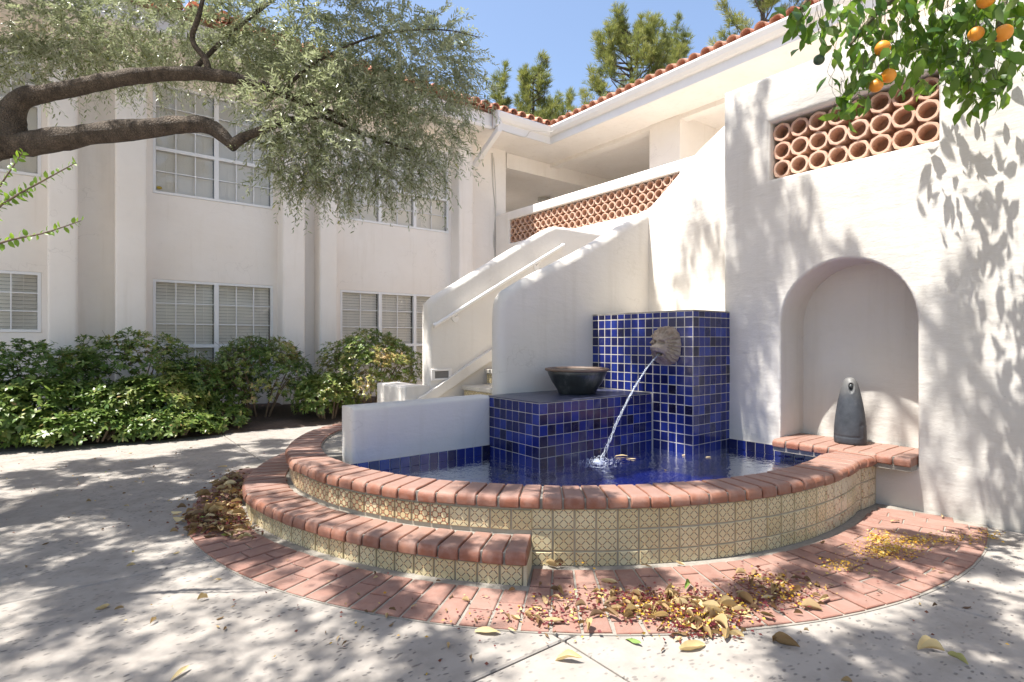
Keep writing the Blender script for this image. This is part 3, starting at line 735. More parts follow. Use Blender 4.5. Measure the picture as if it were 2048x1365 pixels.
MB().box((4.60, GY+.18, 1.35), (5.9, FY-.02, 1.50)).obj('landing', AGG, stairs)
sk = [(2.45, .30), (2.45, .42), (2.80, .61), (4.5, 1.545), (4.5, 1.40)]
MB().prism(sk, lambda p: (p[0], FY-.045, p[1]), lambda p: (p[0], FY+.02, p[1])).obj('skirting', PLASTER, stairs, bevel=.006)
hr = MB(); hr.tube(cat_rom([(2.90, FY-.02, 1.325), (2.89, FY-.065, 1.325), (2.93, FY-.075, 1.345), (3.8, FY-.075, 1.842), (4.60, FY-.075, 2.29), (4.69, FY-.07, 2.335), (4.70, FY-.02, 2.34)], 5), .021, 10)
hro = hr.obj('handrail', TRIM, stairs, smooth=True)
for x, z in ((3.16, 1.395), (4.3, 2.04)):
    b = MB(); b.tube([(x, FY-.012, z), (x, FY+.004, z)], .042, 16); b.tube([(x, FY-.004, z+.02), (x, FY-.05, z+.03), (x+.005, FY-.075, z+.065)], .009, 6); b.obj('bracket', TRIM, hro)
sl = MB(); 
for a, b in (((2.865, 0, .735), (3.11, 0, .757)), ((2.865, 0, .833), (3.11, 0, .855)), ((2.865, 0, .757), (2.905, 0, .833)), ((3.075, 0, .757), (3.11, 0, .833))):
    sl.box((a[0], FY-.018, a[2]), (b[0], FY+.004, b[2]))
slo = sl.obj('step_light', TRIM, stairs, bevel=.003)
MB().box((2.905, FY-.004, .757), (3.075, FY+.002, .833)).obj('lens', m_simple('dim_lens', (.16, .155, .15), .3, .2, 20, 0), slo)

# ================================================================== THE BUILDING
FYW, FYP = 9.2, 8.9
bld = empty('apartment_building', (3, 9.2, 0), label='two storey white stucco building with gridded windows and a clay tile roof', cat='building')
WINS = []   # x0, x1, z0, z1, zsplit, units, columns
for zb, zt, zs_ in ((3.225, 4.79, 3.862), (.42, 2.018, 1.078)):
    WINS += [(-1.26, -.438, zb if zb > 1 else 1.26, zt+(.08 if zb > 1 else 0), 4.13 if zb > 1 else 1.30, 1, 3), (.757, 2.348, zb, zt, zs_, 2, 3), (3.431, 5.555, zb, zt, zs_, 3, 2)]
holes = [(rect(a[0], a[2], a[1], a[3]), .012, None, False) for a in WINS]
panel('wall', lambda u, v, w: (u, FYW+w, v), densify([(-5, -.1), (6.95, -.1), (6.95, 5.32), (-5, 5.32)], 1.0), holes, thick=.16, rnd=.02, mat=PLASTER_B, wav=.005, parent=bld, K=2, grid=.4)
MB().box((-5, FYW+.45, -.1), (6.9, FYW+.5, 5.3)).obj('room_shade_sheet', DARK, bld)  # dark sheet behind the blinds, standing in for unlit room depth
MB().box((6.80, FYW+.02, -.1), (6.945, 12.6, 5.3)).obj('side_wall', PLASTER_B, bld)
for x0, x1 in ((-.365, -.07), (.318, .665), (2.412, 2.755), (2.99, 3.275), (5.61, 5.935), (-2.9, -2.55), (-2.2, -1.9)):
    panel('pilaster', lambda u, v, w: (u, FYP+w, v), densify(rect(x0, -.1, x1, 5.30), 1.2), thick=FYW-FYP+.005, rnd=.035, mat=PLASTER_B, wav=.006, parent=bld, K=3, grid=.3, back=False)
pane_cache = {}
def box_mesh(name, sx, sy, sz, mat):
    k = (name, round(sx, 3), round(sy, 3), round(sz, 3))
    if k not in pane_cache: pane_cache[k] = MB().box((-sx/2, -sy/2, -sz/2), (sx/2, sy/2, sz/2)).mesh(name, mat)
    return pane_cache[k]
def window(parent, x0, x1, z0, z1, zs, units, cols, open_=.0):
    yw = FYW+.034; fr = MB(); fw = .035
    def bar(a, b, c, d, y0=yw-.03, y1=yw+.03): fr.box((a, y0, c), (b, y1, d))
    bar(x0, x1, z1-fw, z1); bar(x0, x1, z0, z0+fw, yw-.045); bar(x0, x0+fw, z0+fw, z1-fw); bar(x1-fw, x1, z0+fw, z1-fw)
    us = [x0+fw + (x1-x0-2*fw)*i/units for i in range(units+1)]
    for u in us[1:-1]: bar(u-.03, u+.03, z0+fw, z1-fw, yw-.036)
    split = z0+.05 < zs < z1-.1 and zs > z0+.2
    if split:
        for i in range(units): bar(us[i]+(.03 if i else 0), us[i+1]-(.03 if i < units-1 else 0), zs-.024, zs+.024, yw-.038)
    fo = fr.obj('window', FRAME, parent)
    for i in range(units):
        a = us[i]+(.03 if i else 0); b = us[i+1]-(.03 if i < units-1 else 0)
        for (c, d, rows) in (((z0+fw, zs-.024, 2), (zs+.024, z1-fw, 3)) if split else ((z0+fw, z1-fw, 3),)):
            g = MB()
            for k in range(1, cols): g.box((a+(b-a)*k/cols-.0065, yw-.012, c), (a+(b-a)*k/cols+.0065, yw+.012, d))
            for k in range(1, rows): g.box((a, yw-.0125, c+(d-c)*k/rows-.0065), (b, yw+.0125, c+(d-c)*k/rows+.0065))
            g.obj('muntin', FRAME, fo)
            for p in range(cols):
                for q in range(rows):
                    me = box_mesh('pane', (b-a)/cols, .006, (d-c)/rows, GLASS)
                    link('pane', me, fo, (a+(b-a)*(p+.5)/cols, yw-.004, c+(d-c)*(q+.5)/rows), (rng.normal(0, .002), 0, rng.normal(0, .002)))
        s = MB(); z = z1-.03; tl = 1.30 if z0 > 2 else 1.12
        while z > z0+.03:
            V = [(a+.008, yw+.030, z), (b-.008, yw+.030, z), (b-.008, yw+.030+.047*math.cos(tl), z-.050*math.sin(tl)), (a+.008, yw+.030+.047*math.cos(tl), z-.050*math.sin(tl))]
            if z0 < 2: V = [(p[0], 2*(yw+.05)-p[1], p[2]) for p in V]
            s.add(V, [(0, 1, 2, 3)]); z -= .047
        for xx in (a+(b-a)*.18, a+(b-a)*.82): s.box((xx-.002, yw+.020, z0), (xx+.002, yw+.023, z1-.03))
        s.obj('blind', SLAT, fo, kind='stuff')
    return fo
for wdef in WINS: 
    wo_ = window(bld, *wdef)
# small yellow sticker in the corner of the upper window
MB().prism([(.835+.035*math.cos(t*.5236), 3.315+.022*math.sin(t*.5236)) for t in range(12)], lambda p: (p[0], FYW+.030, p[1]), lambda p: (p[0], FYW+.034, p[1])).obj('sticker', m_simple('yellow_sticker', (.55, .38, .02), .5, .1, 10, 0), bld)
# eaves: the short wing along X, the long wing along Y
EX, EY, EZ = 7.38, 8.30, 5.10
MB().box((-5, EY+.05, EZ), (6.0, FYW+.3, EZ+.03)).obj('soffit', PLASTER_B, bld)
MB().box((6.0, EY+.05, EZ+.001), (EX+.05, FYW+.3, EZ+.031)).obj('soffit', PLASTER_B, bld)
MB().box((EX+.05, -3, EZ), (13, 13, EZ+.03)).obj('soffit', PLASTER_B, bld)
MB().box((-5, EY+.06, EZ-.02), (6.0, EY+.10, EZ+.26)).obj('fascia', TRIM, bld, bevel=.004)
gut = [(0, 0), (0, .16), (-.015, .30), (-.145, .30), (-.15, .27), (-.125, .20), (-.085, .155), (-.03, .14), (-.03, 0)]
MB().prism(gut, lambda p: (5.98, EY+.03+p[0], EZ-.01+p[1]), lambda p: (EX+.03+p[0], EY+.03+p[0], EZ-.01+p[1])).obj('gutter', TRIM, bld)
MB().prism(gut, lambda p: (EX+.03+p[0], EY+.03+p[0], EZ-.01+p[1]), lambda p: (EX+.03+p[0], -3, EZ-.01+p[1])).obj('gutter', TRIM, bld)
MB().box((5.99, EY-.13, EZ+.02), (6.03, EY+.04, EZ+.285)).obj('gutter_end', TRIM, bld)
dp = MB()
P0, P1, P2 = Vector((6.06, EY-.05, EZ+.12)), Vector((6.06, EY-.05, EZ-.05)), Vector((5.98, FYP-.04, 4.60))
def sq_pipe(mb, pts, w=.05):
    for a, b in zip(pts[:-1], pts[1:]):
        pass
    V = []; 
    for i, p in enumerate(pts):
        t = ((pts[min(i+1, len(pts)-1)]-pts[max(i-1, 0)])).normalized(); sx = Vector((1, 0, 0)); up = t.cross(sx).normalized()
        V += [p+sx*w+up*w, p-sx*w+up*w, p-sx*w-up*w, p+sx*w-up*w]
    n = len(pts); F = [(i*4+k, i*4+(k+1) % 4, (i+1)*4+(k+1) % 4, (i+1)*4+k) for i in range(n-1) for k in range(4)] + [(3, 2, 1, 0), tuple(range((n-1)*4, n*4))]
    mb.add(V, F); return mb
sq_pipe(dp, [P0, P1, P2, P2+Vector((0, .06, -.05))], .048).obj('downspout', TRIM, bld, bevel=.006)
# clay barrel tiles: roof sheets and the row of eave tiles
pit = math.tan(R(17))
rs = MB()
rs.add([(-5, EY, EZ+.29), (EX-.1, EY, EZ+.29), (EX+4, EY+4.2, EZ+.29+4.2*pit), (-5, EY+4.2, EZ+.29+4.2*pit)], [(0, 1, 2, 3)])
rs.add([(EX, EY, EZ+.285), (EX, -3, EZ+.285), (EX+4.2, -3, EZ+.285+4.2*pit), (EX+4.2, EY+4.2, EZ+.285+4.2*pit)], [(0, 1, 2, 3)])
rs.obj('roof', ROOFT, bld)
def barrel(r=.088, L=.46, th=.014):
    mb = MB(); n = 9; V = []
    for x, rr in ((0, r), (L, r*.86)):
        for q in (rr, rr-th): V += [(x, q*math.cos(math.pi*k/(n-1)), q*math.sin(math.pi*k/(n-1))) for k in range(n)]
    F = []
    for k in range(n-1): F += [(k, k+1, 2*n+k+1, 2*n+k), (n+k, 3*n+k, 3*n+k+1, n+k+1), (k, n+k, n+k+1, k+1), (2*n+k, 2*n+k+1, 3*n+k+1, 3*n+k)]
    mb.add(V, F); return mb.mesh('roof_tile', ROOFT)
bar_m = barrel()
def tile_at(x, y, z, ang, flip=False):
    rx = (math.pi if flip else 0)
    rot = (Matrix.Rotation(ang, 4, 'Z') @ Matrix.Rotation(-math.atan(pit), 4, 'Y') @ Matrix.Rotation(rx, 4, 'X')).to_euler()
    link('roof_tile', bar_m, bld, (x, y, z), (rot.x+rng.normal(0, .02), rot.y+rng.normal(0, .02), rot.z+rng.normal(0, .03)))
x = -1.6
while x < EX-.15:
    for c in range(2): tile_at(x, EY-.10+.36*c, EZ+.30+.36*c*pit+.02, math.pi/2)
    tile_at(x+.105, EY-.07, EZ+.375, math.pi/2, True); x += .21
y = EY-.2
while y > -1.2:
    for c in range(2): tile_at(EX-.10+.36*c, y, EZ+.30+.36*c*pit+.01, 0)
    y -= .21
# chimney-like wall head showing through the olive leaves
MB().box((1.25, 9.4, 5.3), (1.95, 10.0, 6.05)).obj('chimney', PLASTER_B, bld, bevel=.02)
for i in range(4): tile_at(1.28+.2*i, 9.32, 6.07, math.pi/2)
# upper walkway, its parapet with the clay screen, walls behind
BXF = 6.65
MB().box((BXF+.02, -3, 2.50), (13, 12.6, 2.74)).obj('walkway_slab', PLASTER_B, bld)
lat = rect(4.75, 3.085, 8.71, 3.545)
panel('parapet', lambda u, v, w: (BXF+w, u, v), densify([(-3, 2.45), (9.18, 2.45), (9.18, 3.715), (-3, 3.715)], .7), [(densify(lat, .6), .02, None, False)], thick=.22, rnd=.03, both=True, wav=.007, mat=PLASTER_B, parent=bld, grid=.3)
blk2 = block_mesh()
nb = 26
for i in range(nb):
    for j in range(3):
        link('clay_block', blk2, bld, (BXF+.03, 8.71-.0785-i*(3.96/nb), 3.085+.0775+j*.1525), (rng.normal(0, .04), 0, 0))
MB().box((BXF+.20, 4.74, 3.08), (BXF+.215, 8.72, 3.55)).obj('screen_backing', TERRA, bld)
panel('column', lambda u, v, w: (8.2+w, u, v), densify(rect(5.84, 2.7, 6.51, 5.11), .6), thick=1.1, rnd=.03, mat=PLASTER_B, wav=.004, parent=bld, K=2)
MB().box((9.3, -3, 2.7), (9.5, 5.86, 5.11)).obj('back_wall', PLASTER_B, bld)
MB().box((10.5, 5.86, 2.7), (10.7, 10.8, 5.11)).obj('back_wall', PLASTER_B, bld)
MB().box((8.3, 12.4, 2.7), (13, 12.6, 5.11)).obj('passage_wall', PLASTER_B, bld)
MB().box((7.0, 9.25, 4.78), (10.5, 12.4, 5.095)).obj('passage_ceiling', PLASTER_B, bld)
MB().box((8.22, -3, 5.02), (8.42, 12.3, 5.099)).obj('beam', PLASTER_B, bld)
MB().box((6.96, 11.3, 2.7), (7.9, 11.5, 4.78)).obj('passage_wall', PLASTER_B, bld)
def flat_window(x0, x1, y, z0, z1, n, alongx=True):
    mb = MB(); W = lambda a, b, c, d, t: mb.box((a, y-t, c), (b, y+.02, d)) if alongx else mb.box((y-t, a, c), (y+.02, b, d))
    for k in range(n+1): xx = x0+(x1-x0)*k/n; W(xx-.02, xx+.02, z0, z1, .04)
    W(x0+.02, x1-.02, z1-.04, z1, .039); W(x0+.02, x1-.02, z0, z0+.04, .039); W(x0+.02, x1-.02, (z0+z1)/2-.01, (z0+z1)/2+.01, .035)
    o = mb.obj('window', FRAME, bld)
    (MB().box((x0, y-.02, z0), (x1, y-.015, z1)) if alongx else MB().box((y-.02, x0, z0), (y-.015, x1, z1))).obj('pane', GLASS, o)
    (MB().box((x0, y-.012, z0), (x1, y-.004, z1)) if alongx else MB().box((y-.012, x0, z0), (y-.004, x1, z1))).obj('blind', m_simple('dusky_blind', (.22, .215, .19), .6, .1, 6, 0), o)
flat_window(8.75, 9.75, 12.4, 3.2, 4.55, 2)
flat_window(7.0, 9.0, 10.5, 3.3, 4.45, 3, False)
MB().tube([(9.2, 10.6, 4.70), (9.2, 10.6, 4.785)], [.16, .13], 20).obj('ceiling_light', m_simple('frosted_lens', (.5, .48, .44), .4, .1, 10, 0), bld)
wl = MB(); wl.tube(cat_rom([(6.58, FYW-.02, 4.98), (6.60, FYW-.015, 4.4), (6.67, FYW-.015, 3.7), (6.62, FYW-.015, 3.2), (6.72, FYW-.012, 2.6)], 6), .010, 6)
wl.tube(cat_rom([(6.62, FYW-.018, 4.9), (6.68, FYW-.012, 4.0), (6.64, FYW-.012, 3.4), (6.66, FYW-.012, 2.6)], 6), .006, 6); wl.obj('cable', CABLE, bld, smooth=True)
wl = MB(); wl.tube(cat_rom([(6.2, EY-.0, EZ-.015), (6.7, EY+.0, EZ-.02), (6.78, EY-.10, EZ+.08), (7.0, EY-.14, EZ+.12), (7.3, EY-.18, EZ+.18), (EX+.02, EY-.35, EZ+.33)], 6), .008, 6); wl.obj('cable', CABLE, bld, smooth=True)
MB().box((7.6, -3, -.1), (7.8, 9.2, 2.6)).obj('lower_wall', PLASTER_B, bld)

# ================================================================== THINGS ON AND AROUND THE FOUNTAIN
def lathe(prof, n=40, sx=1.0, sy=1.0):
    mb = MB(); V = [(r*sx*math.cos(2*math.pi*k/n), r*sy*math.sin(2*math.pi*k/n), z) for r, z in prof for k in range(n)]
    F = [(i*n+k, i*n+(k+1) % n, (i+1)*n+(k+1) % n, (i+1)*n+k) for i in range(len(prof)-1) for k in range(n)] + [tuple(range(n-1, -1, -1)), tuple(range((len(prof)-1)*n, len(prof)*n))]
    return mb.add(V, F)
# bowl
bowl = empty('bowl', (3.345, 3.42, BZ+.001), label='wide dark glazed ceramic bowl standing on the blue plinth', cat='bowl')
bp = [(.150, 0), (.158, .004), (.175, .04), (.215, .10), (.245, .16), (.257, .195), (.252, .20), (.240, .195), (.225, .15), (.19, .09), (.13, .045), (.02, .035)]
lathe(bp, 56).obj('body', BOWL, bowl, smooth=True, loc=bowl.location)
rp = [(.254, .192), (.270, .196), (.276, .206), (.272, .216), (.258, .219), (.246, .213), (.244, .198)]
rm_ = lathe(rp, 56); rm_.f = rm_.f[:-2]; rm_.m = rm_.m[:-2]; rm_.obj('rim', BOWLRIM, bowl, smooth=True, loc=bowl.location)
# statue in the niche
st = empty('sculpture', (4.62, 1.765, LZ+.001), label='smooth dark grey hooded stone figure standing on the niche ledge', cat='sculpture')
prof = [(.108, .0), (.117, .006), (.120, .03), (.119, .075), (.116, .14), (.108, .21), (.097, .28), (.083, .35), (.068, .41), (.055, .455), (.043, .48), (.027, .495), (.008, .50)]
pc = cat_rom([Vector((a, b, 0)) for a, b in prof], 6); N = 72; V = []
face = math.atan2(-1.765, -4.62)+.12
for v in pc:
    r, z = max(v.x, .002), v.y
    for k in range(N):
        a = 2*math.pi*k/N; d = (a-face+math.pi) % (2*math.pi)-math.pi; s = d*r
        rr = r*(1 + .03*math.cos(2*(a-face-.6)))
        hole = math.hypot(s/.020, (z-.432-(0 if z > .432 else 0))/(.026 if z > .432 else .045))
        if abs(d) < 1.5 and z > .36: rr -= .035*max(0, 1-hole**4) ; rr += .003*math.exp(-((hole-1.25)/.3)**2)
        if -1.6 < d < .55: rr -= .005*math.exp(-((z-.058)/.0045)**2)
        if z < .16 or True:
            if .058 < z < .155: rr -= .004*math.exp(-((d-.55)/.035)**2)
            if .55 < d < 1.7: rr -= .005*math.exp(-((z-.155)/.005)**2)
        V.append((.91*rr*math.cos(a), .91*rr*math.sin(a), z))
mb = MB(); n_ = len(pc); mb.add(V, [(i*N+k, i*N+(k+1) % N, (i+1)*N+(k+1) % N, (i+1)*N+k) for i in range(n_-1) for k in range(N)] + [tuple(range(N-1, -1, -1)), tuple(range((n_-1)*N, n_*N))])
mb.obj('body', STATUE, st, smooth=True, loc=st.location)
bb = bmesh.new(); bmesh.ops.create_uvsphere(bb, u_segments=16, v_segments=10, radius=.017); bme = bpy.data.meshes.new('ball'); bb.to_mesh(bme); bb.free()
bme.materials.append(BOWL); bme.polygons.foreach_set('use_smooth', [True]*len(bme.polygons))
link('ball', bme, st, st.location + Vector((.039*math.cos(face), .039*math.sin(face), .436)))
# lion head: a carved relief that stands out from the pillar
LC = Vector((PX-.011, 2.925, 1.108)); NRr, NTt = 46, 120; V = []
def sm(x, a, b): t = max(0, min(1, (x-a)/(b-a))); return t*t*(3-2*t)
def ell(u, v, cu, cv, ru, rv, p=2): return math.exp(-(abs((u-cu)/ru)**p + abs((v-cv)/rv)**p))
for i in range(NRr+1):
    for j in range(NTt):
        rho = i/NRr; a = 2*math.pi*j/NTt; lob = (abs(math.cos(a))**2.5+abs(math.sin(a))**2.5)**(-1/2.5)*.98 + .014*math.sin(13*a+.6) + .010*math.sin(23*a)
        u = rho*math.cos(a)*lob; v = rho*math.sin(a)*lob*(1.04 if math.sin(a) > 0 else 1.0)
        h = .062*math.sqrt(max(0, 1-rho**2.6))
        mane = sm(rho, .42, .62)
        h += mane*(1-sm(rho, .93, 1))*(.017*math.sin(22*a+9*rho*math.cos(a)+2*math.sin(3*a)) + .009*math.sin(39*a-12*rho*math.cos(a)))
        h += .050*ell(u, v, 0, .0, .50, .62, 3)                    # face
        h += .030*(ell(u, v, -.22, .33, .17, .09)+ell(u, v, .22, .33, .17, .09)) + .020*ell(u, v, 0, .50, .30, .10)   # brow, forelock
        h -= .052*(ell(u, v, -.21, .17, .11, .075)+ell(u, v, .21, .17, .11, .075))             # eye sockets
        h += .024*(ell(u, v, -.20, .165, .055, .04)+ell(u, v, .20, .165, .055, .04))           # eyes
        h += .028*ell(u, v, 0, .12, .10, .24)                       # nose bridge
        h += .070*ell(u, v, 0, -.16, .33, .21, 3.4) + .020*ell(u, v, 0, -.02, .17, .09, 3)         # muzzle, nose
        h -= .085*ell(u, v, 0, -.37, .17, .075, 3)                 # open mouth
        h += .040*ell(u, v, 0, -.54, .19, .10)                      # chin
        h += .014*(ell(u, v, -.33, -.05, .10, .22)+ell(u, v, .33, -.05, .10, .22))             # cheeks
        h -= .012*(ell(u, v, -.20, -.20, .03, .14)+ell(u, v, .20, -.20, .03, .14))
        h += .005*noise.noise(Vector((u*9, v*9, 1))) + .003*noise.noise(Vector((u*26, v*26, 2)))
        V.append((LC.x - max(h, 0), LC.y - u*.150, LC.z + v*.165))
mb = MB(); mb.add(V, [(i*NTt+k, i*NTt+(k+1) % NTt, (i+1)*NTt+(k+1) % NTt, (i+1)*NTt+k) for i in range(NRr) for k in range(NTt)])
tag(mb.obj('lion_head', STONE, smooth=True), 'carved brown stone lion head spouting water on the blue tiled pillar', 'lion head')
# the jet from its mouth, splash and foam
MO = Vector((LC.x-.085, LC.y, LC.z-.058)); jt = MB()
def jet(s): return Vector((MO.x+(LAND.x-MO.x)*s, MO.y+(LAND.y-MO.y)*s, MO.z - (MO.z-ZW)*(.50*s+.50*s*s)))
for q in range(3):
    pts = []; rad = []
    for k in range(60):
        s = k/59; p = jet(s); w = .003+.011*s*s; tw = 2*math.pi*(q/3+s*5.5)
        pts.append(p + Vector((w*math.cos(tw)*.6, w*math.sin(tw), w*.5*math.sin(tw*1.7)))); rad.append((.0046+.0015*math.sin(s*60+q*2)-.0012*s)*(1.2 if q == 0 else .8))
    jt.tube(pts, rad, 7, bump=.25, seed=q)
for k in range(60):
    s = rng.uniform(.3, 1); p = jet(s)+Vector(rng.normal(0, .006+.010*s, 3)); r = rng.uniform(.0015, .0035)
    jt.add([(p.x+r*a, p.y+r*b, p.z+r*c*1.6) for a, b, c in ((1,0,0),(-1,0,0),(0,1,0),(0,-1,0),(0,0,1),(0,0,-1))], [(0,2,4),(2,1,4),(1,3,4),(3,0,4),(2,0,5),(1,2,5),(3,1,5),(0,3,5)])
js = empty('water_jet', tuple(MO), label='thin arching jet of water falling from the lion mouth into the pool', cat='water jet')
jt.obj('stream', JET, js, smooth=True)
FOAM = m_simple('water_foam', (.80, .86, .95), .25, .05, 40, 0)
fm = MB()
for k in range(420):
    d = abs(rng.normal(0, .085)); a = rng.uniform(0, 6.28); r = rng.uniform(.0012, .0042)*(1-min(.6, d*2)); hgt = max(0, rng.normal(.004, .018))*math.exp(-d*9)
    p = Vector((LAND.x-.03+1.25*d*math.cos(a), LAND.y+d*math.sin(a), ZW+.003+hgt))
    fm.add([(p.x+r*x, p.y+r*y, p.z+r*z) for x, y, z in ((1,0,0),(-1,0,0),(0,1,0),(0,-1,0),(0,0,1),(0,0,-1))], [(0,2,4),(2,1,4),(1,3,4),(3,0,4),(2,0,5),(1,2,5),(3,1,5),(0,3,5)])
fm.obj('splash', FOAM, js, smooth=True, kind='stuff')
# two small path lights by the wall
for (px, py, Y, lab) in ((410, 838, 8.75, 'square black garden spotlight against the building foot'), (430, 850, 8.35, 'low black garden light standing in the mulch')):
    p = ony(px, py, Y); gl = empty('garden_light', (p.x, p.y, 0), label=lab, cat='garden light')
    z = max(.2, p.z)
    MB().box((p.x-.06, p.y-.05, z-.05), (p.x+.06, p.y+.06, z+.06)).obj('housing', BLACKMETAL, gl, bevel=.01)
    MB().tube([(p.x, p.y, 0), (p.x, p.y, z)], .014, 8).obj('stake', BLACKMETAL, gl)

# ================================================================== VEGETATION
def rand_dirs(n): return norm(rng.normal(size=(n, 3)))
def in_ell(n, c, r, shell=0.0):
    d = rand_dirs(n); t = (shell + (1-shell)*rng.random(n))**(1/3); return np.array(c) + d*t[:, None]*np.array(r), d
def sprigs(start, dirs, length, nleaf, leafL, droop=.5, spread=.85, tint0=None, wsc=1.0):
    """leafy twigs: returns leaf positions, frames, scales, tints and twig polylines"""
    n = len(start); s = np.linspace(.08, 1, nleaf); P = []; D = []; Nn = []; S = []; T = []
    g = np.array((0, 0, -1.0))
    side0 = norm(np.cross(dirs, g + .2*rng.normal(size=(n, 3))))
    for i, t in enumerate(s):
        c = start + dirs*(length*t)[:, None] + g*(droop*length*t*t)[:, None]
        tang = norm(dirs + g*(2*droop*t))
        side = side0 if i % 2 else -side0
        rot = rng.normal(0, .6, n)[:, None]; up = np.cross(side, tang)
        sd = norm(side*np.cos(rot) + up*np.sin(rot))
        P.append(c + rng.normal(0, .004, (n, 3))); D.append(norm(tang*(1.05-spread*.5) + sd*spread + rng.normal(0, .16, (n, 3))))
        Nn.append(norm(up*rng.choice((-1, 1), n)[:, None]*.2 + np.array((0, 0, 1.0)) + rng.normal(0, .5, (n, 3))))
        S.append(leafL*(.7+.5*rng.random(n))*(1-.25*t)); T.append(np.clip((tint0 if tint0 is not None else .5) + rng.normal(0, .17, n), 0, 1))
    return np.concatenate(P), frames(np.concatenate(D), np.concatenate(Nn)), np.concatenate(S), np.concatenate(T)
def twig_mesh(start, dirs, length, droop, r=.0022):
    s = [0, .35, .7, 1.0]; V = []; F = []; n = len(start); g = np.array((0, 0, -1.0)); off = [np.array(o)*r for o in ((1, 0, .3), (-.5, .8, 0), (-.5, -.8, -.2))]
    rows = []
    for t in s:
        c = start + dirs*(length*t)[:, None] + g*(droop*length*t*t)[:, None]
        rows.append(np.stack([c + o*(1.2-t) for o in off], 1))
    V = np.stack(rows, 1).reshape(-1, 3); base = (np.arange(n)*12)[:, None, None]
    f = np.array([(a*3+k, a*3+(k+1) % 3, a*3+3+(k+1) % 3, a*3+3+k) for a in range(3) for k in range(3)])
    return V, (f[None]+base).reshape(-1, 4)

# ---- olive tree: trunk left of the frame, two limbs reaching across, crown overhead
D0 = 3.55
olive = empty('olive_tree', tuple(at(-230, 900, D0)*Vector((1, 1, 0)) if False else Vector((-.95, 5.0, 0))), label='old olive tree with rough limbs reaching in from the left above the paving', cat='tree')
tb = MB()
J = at(-40, 285, D0)
tb.tube(cat_rom([Vector((-.98, 5.02, -.05)), Vector((-.97, 5.0, .5)), Vector((-.92, 4.93, 1.2)), at(-150, 400, D0+.15), J+Vector((-.05, .02, -.05)), at(10, 282, D0)], 7), list(np.linspace(.23, .105, 36)), 14, bump=.16)
tb.obj('trunk', BARK, olive, smooth=True)
def limb(pp, rads, name='branch', n=12, bump=.2):
    pts = cat_rom([at(*p) for p in pp], 7); r = np.interp(np.linspace(0, 1, len(pts)), np.linspace(0, 1, len(rads)), rads)*.9
    MB().tube(pts, list(r), n, bump=bump, seed=rng.uniform(0, 9)).obj(name, BARK, olive, smooth=True)
px2m = lambda p: p*D0/FPX
limb([(-60, 284, D0), (60, 288, D0), (160, 272, D0), (270, 260, D0-.02), (370, 250, D0-.02), (418, 254, D0), (448, 274, D0), (470, 298, D0)], [px2m(p) for p in (32, 27, 24, 22, 19, 18, 15, 9)])
limb([(466, 288, D0), (490, 274, D0), (530, 258, D0+.05), (580, 240, D0+.2), (640, 235, D0+.4)], [px2m(p) for p in (13, 10, 9, 7, 4)])
limb([(28, 285, D0), (24, 235, D0), (45, 200, D0), (100, 186, D0+.02), (170, 172, D0+.03), (270, 153, D0+.05), (380, 147, D0+.08), (460, 156, D0+.1), (535, 176, D0+.15), (610, 205, D0+.3), (700, 240, D0+.5)], [px2m(p) for p in (32, 27, 21, 19, 18, 17, 15, 13, 11, 8, 5)])
limb([(415, 146, D0+.08), (412, 120, D0+.1), (385, 80, D0+.1), (398, 30, D0+.1), (420, -60, D0+.2)], [px2m(p) for p in (8, 7, 6, 5, 4)])
limb([(560, 185, D0+.2), (640, 120, D0+.4), (760, 70, D0+.5), (880, 60, D0+.6), (960, 75, D0+.6)], [px2m(p) for p in (5, 3.5, 2.5, 1.8, 1)])
limb([(640, 230, D0+.4), (730, 270, D0+.5), (820, 300, D0+.5)], [px2m(p) for p in (5, 4, 2)])
limb([(380, 147, D0+.1), (470, 60, D0+.35), (600, -40, D0+.6), (740, -140, D0+.8)], [px2m(p) for p in (6, 5, 4, 3)])
OL_P, OL_F, OL_S, OL_T, TW_V, TW_F = [], [], [], [], [], []
def olive_clump(c, r, n, L=(.14, .26), droop=.45, up=.0, leaf=.050, nl=22, tint=.5):
    global OL_P
    p, d = in_ell(n, c, r, .15)
    dirs = norm(d*.7 + rng.normal(0, .5, (n, 3)) + np.array((0, 0, up)))
    ln = rng.uniform(L[0], L[1], n); t0 = np.clip(tint + rng.normal(0, .15, n), 0, 1)
    P, Fm, S, T = sprigs(p, dirs, ln, nl, leaf, droop, .75, t0)
    OL_P.append(P); OL_F.append(Fm); OL_S.append(S); OL_T.append(T)
    v, f = twig_mesh(p, dirs, ln, droop, .0013); TW_V.append(v); TW_F.append(f)
def oc(px, py, d, rpx, n, ry=None, **kw):
    r = rpx*d/FPX; olive_clump(at(px, py, d), (r, r, (ry or rpx)*d/FPX), int(n*(2.6 if py < 135 else 1.8)), **kw)
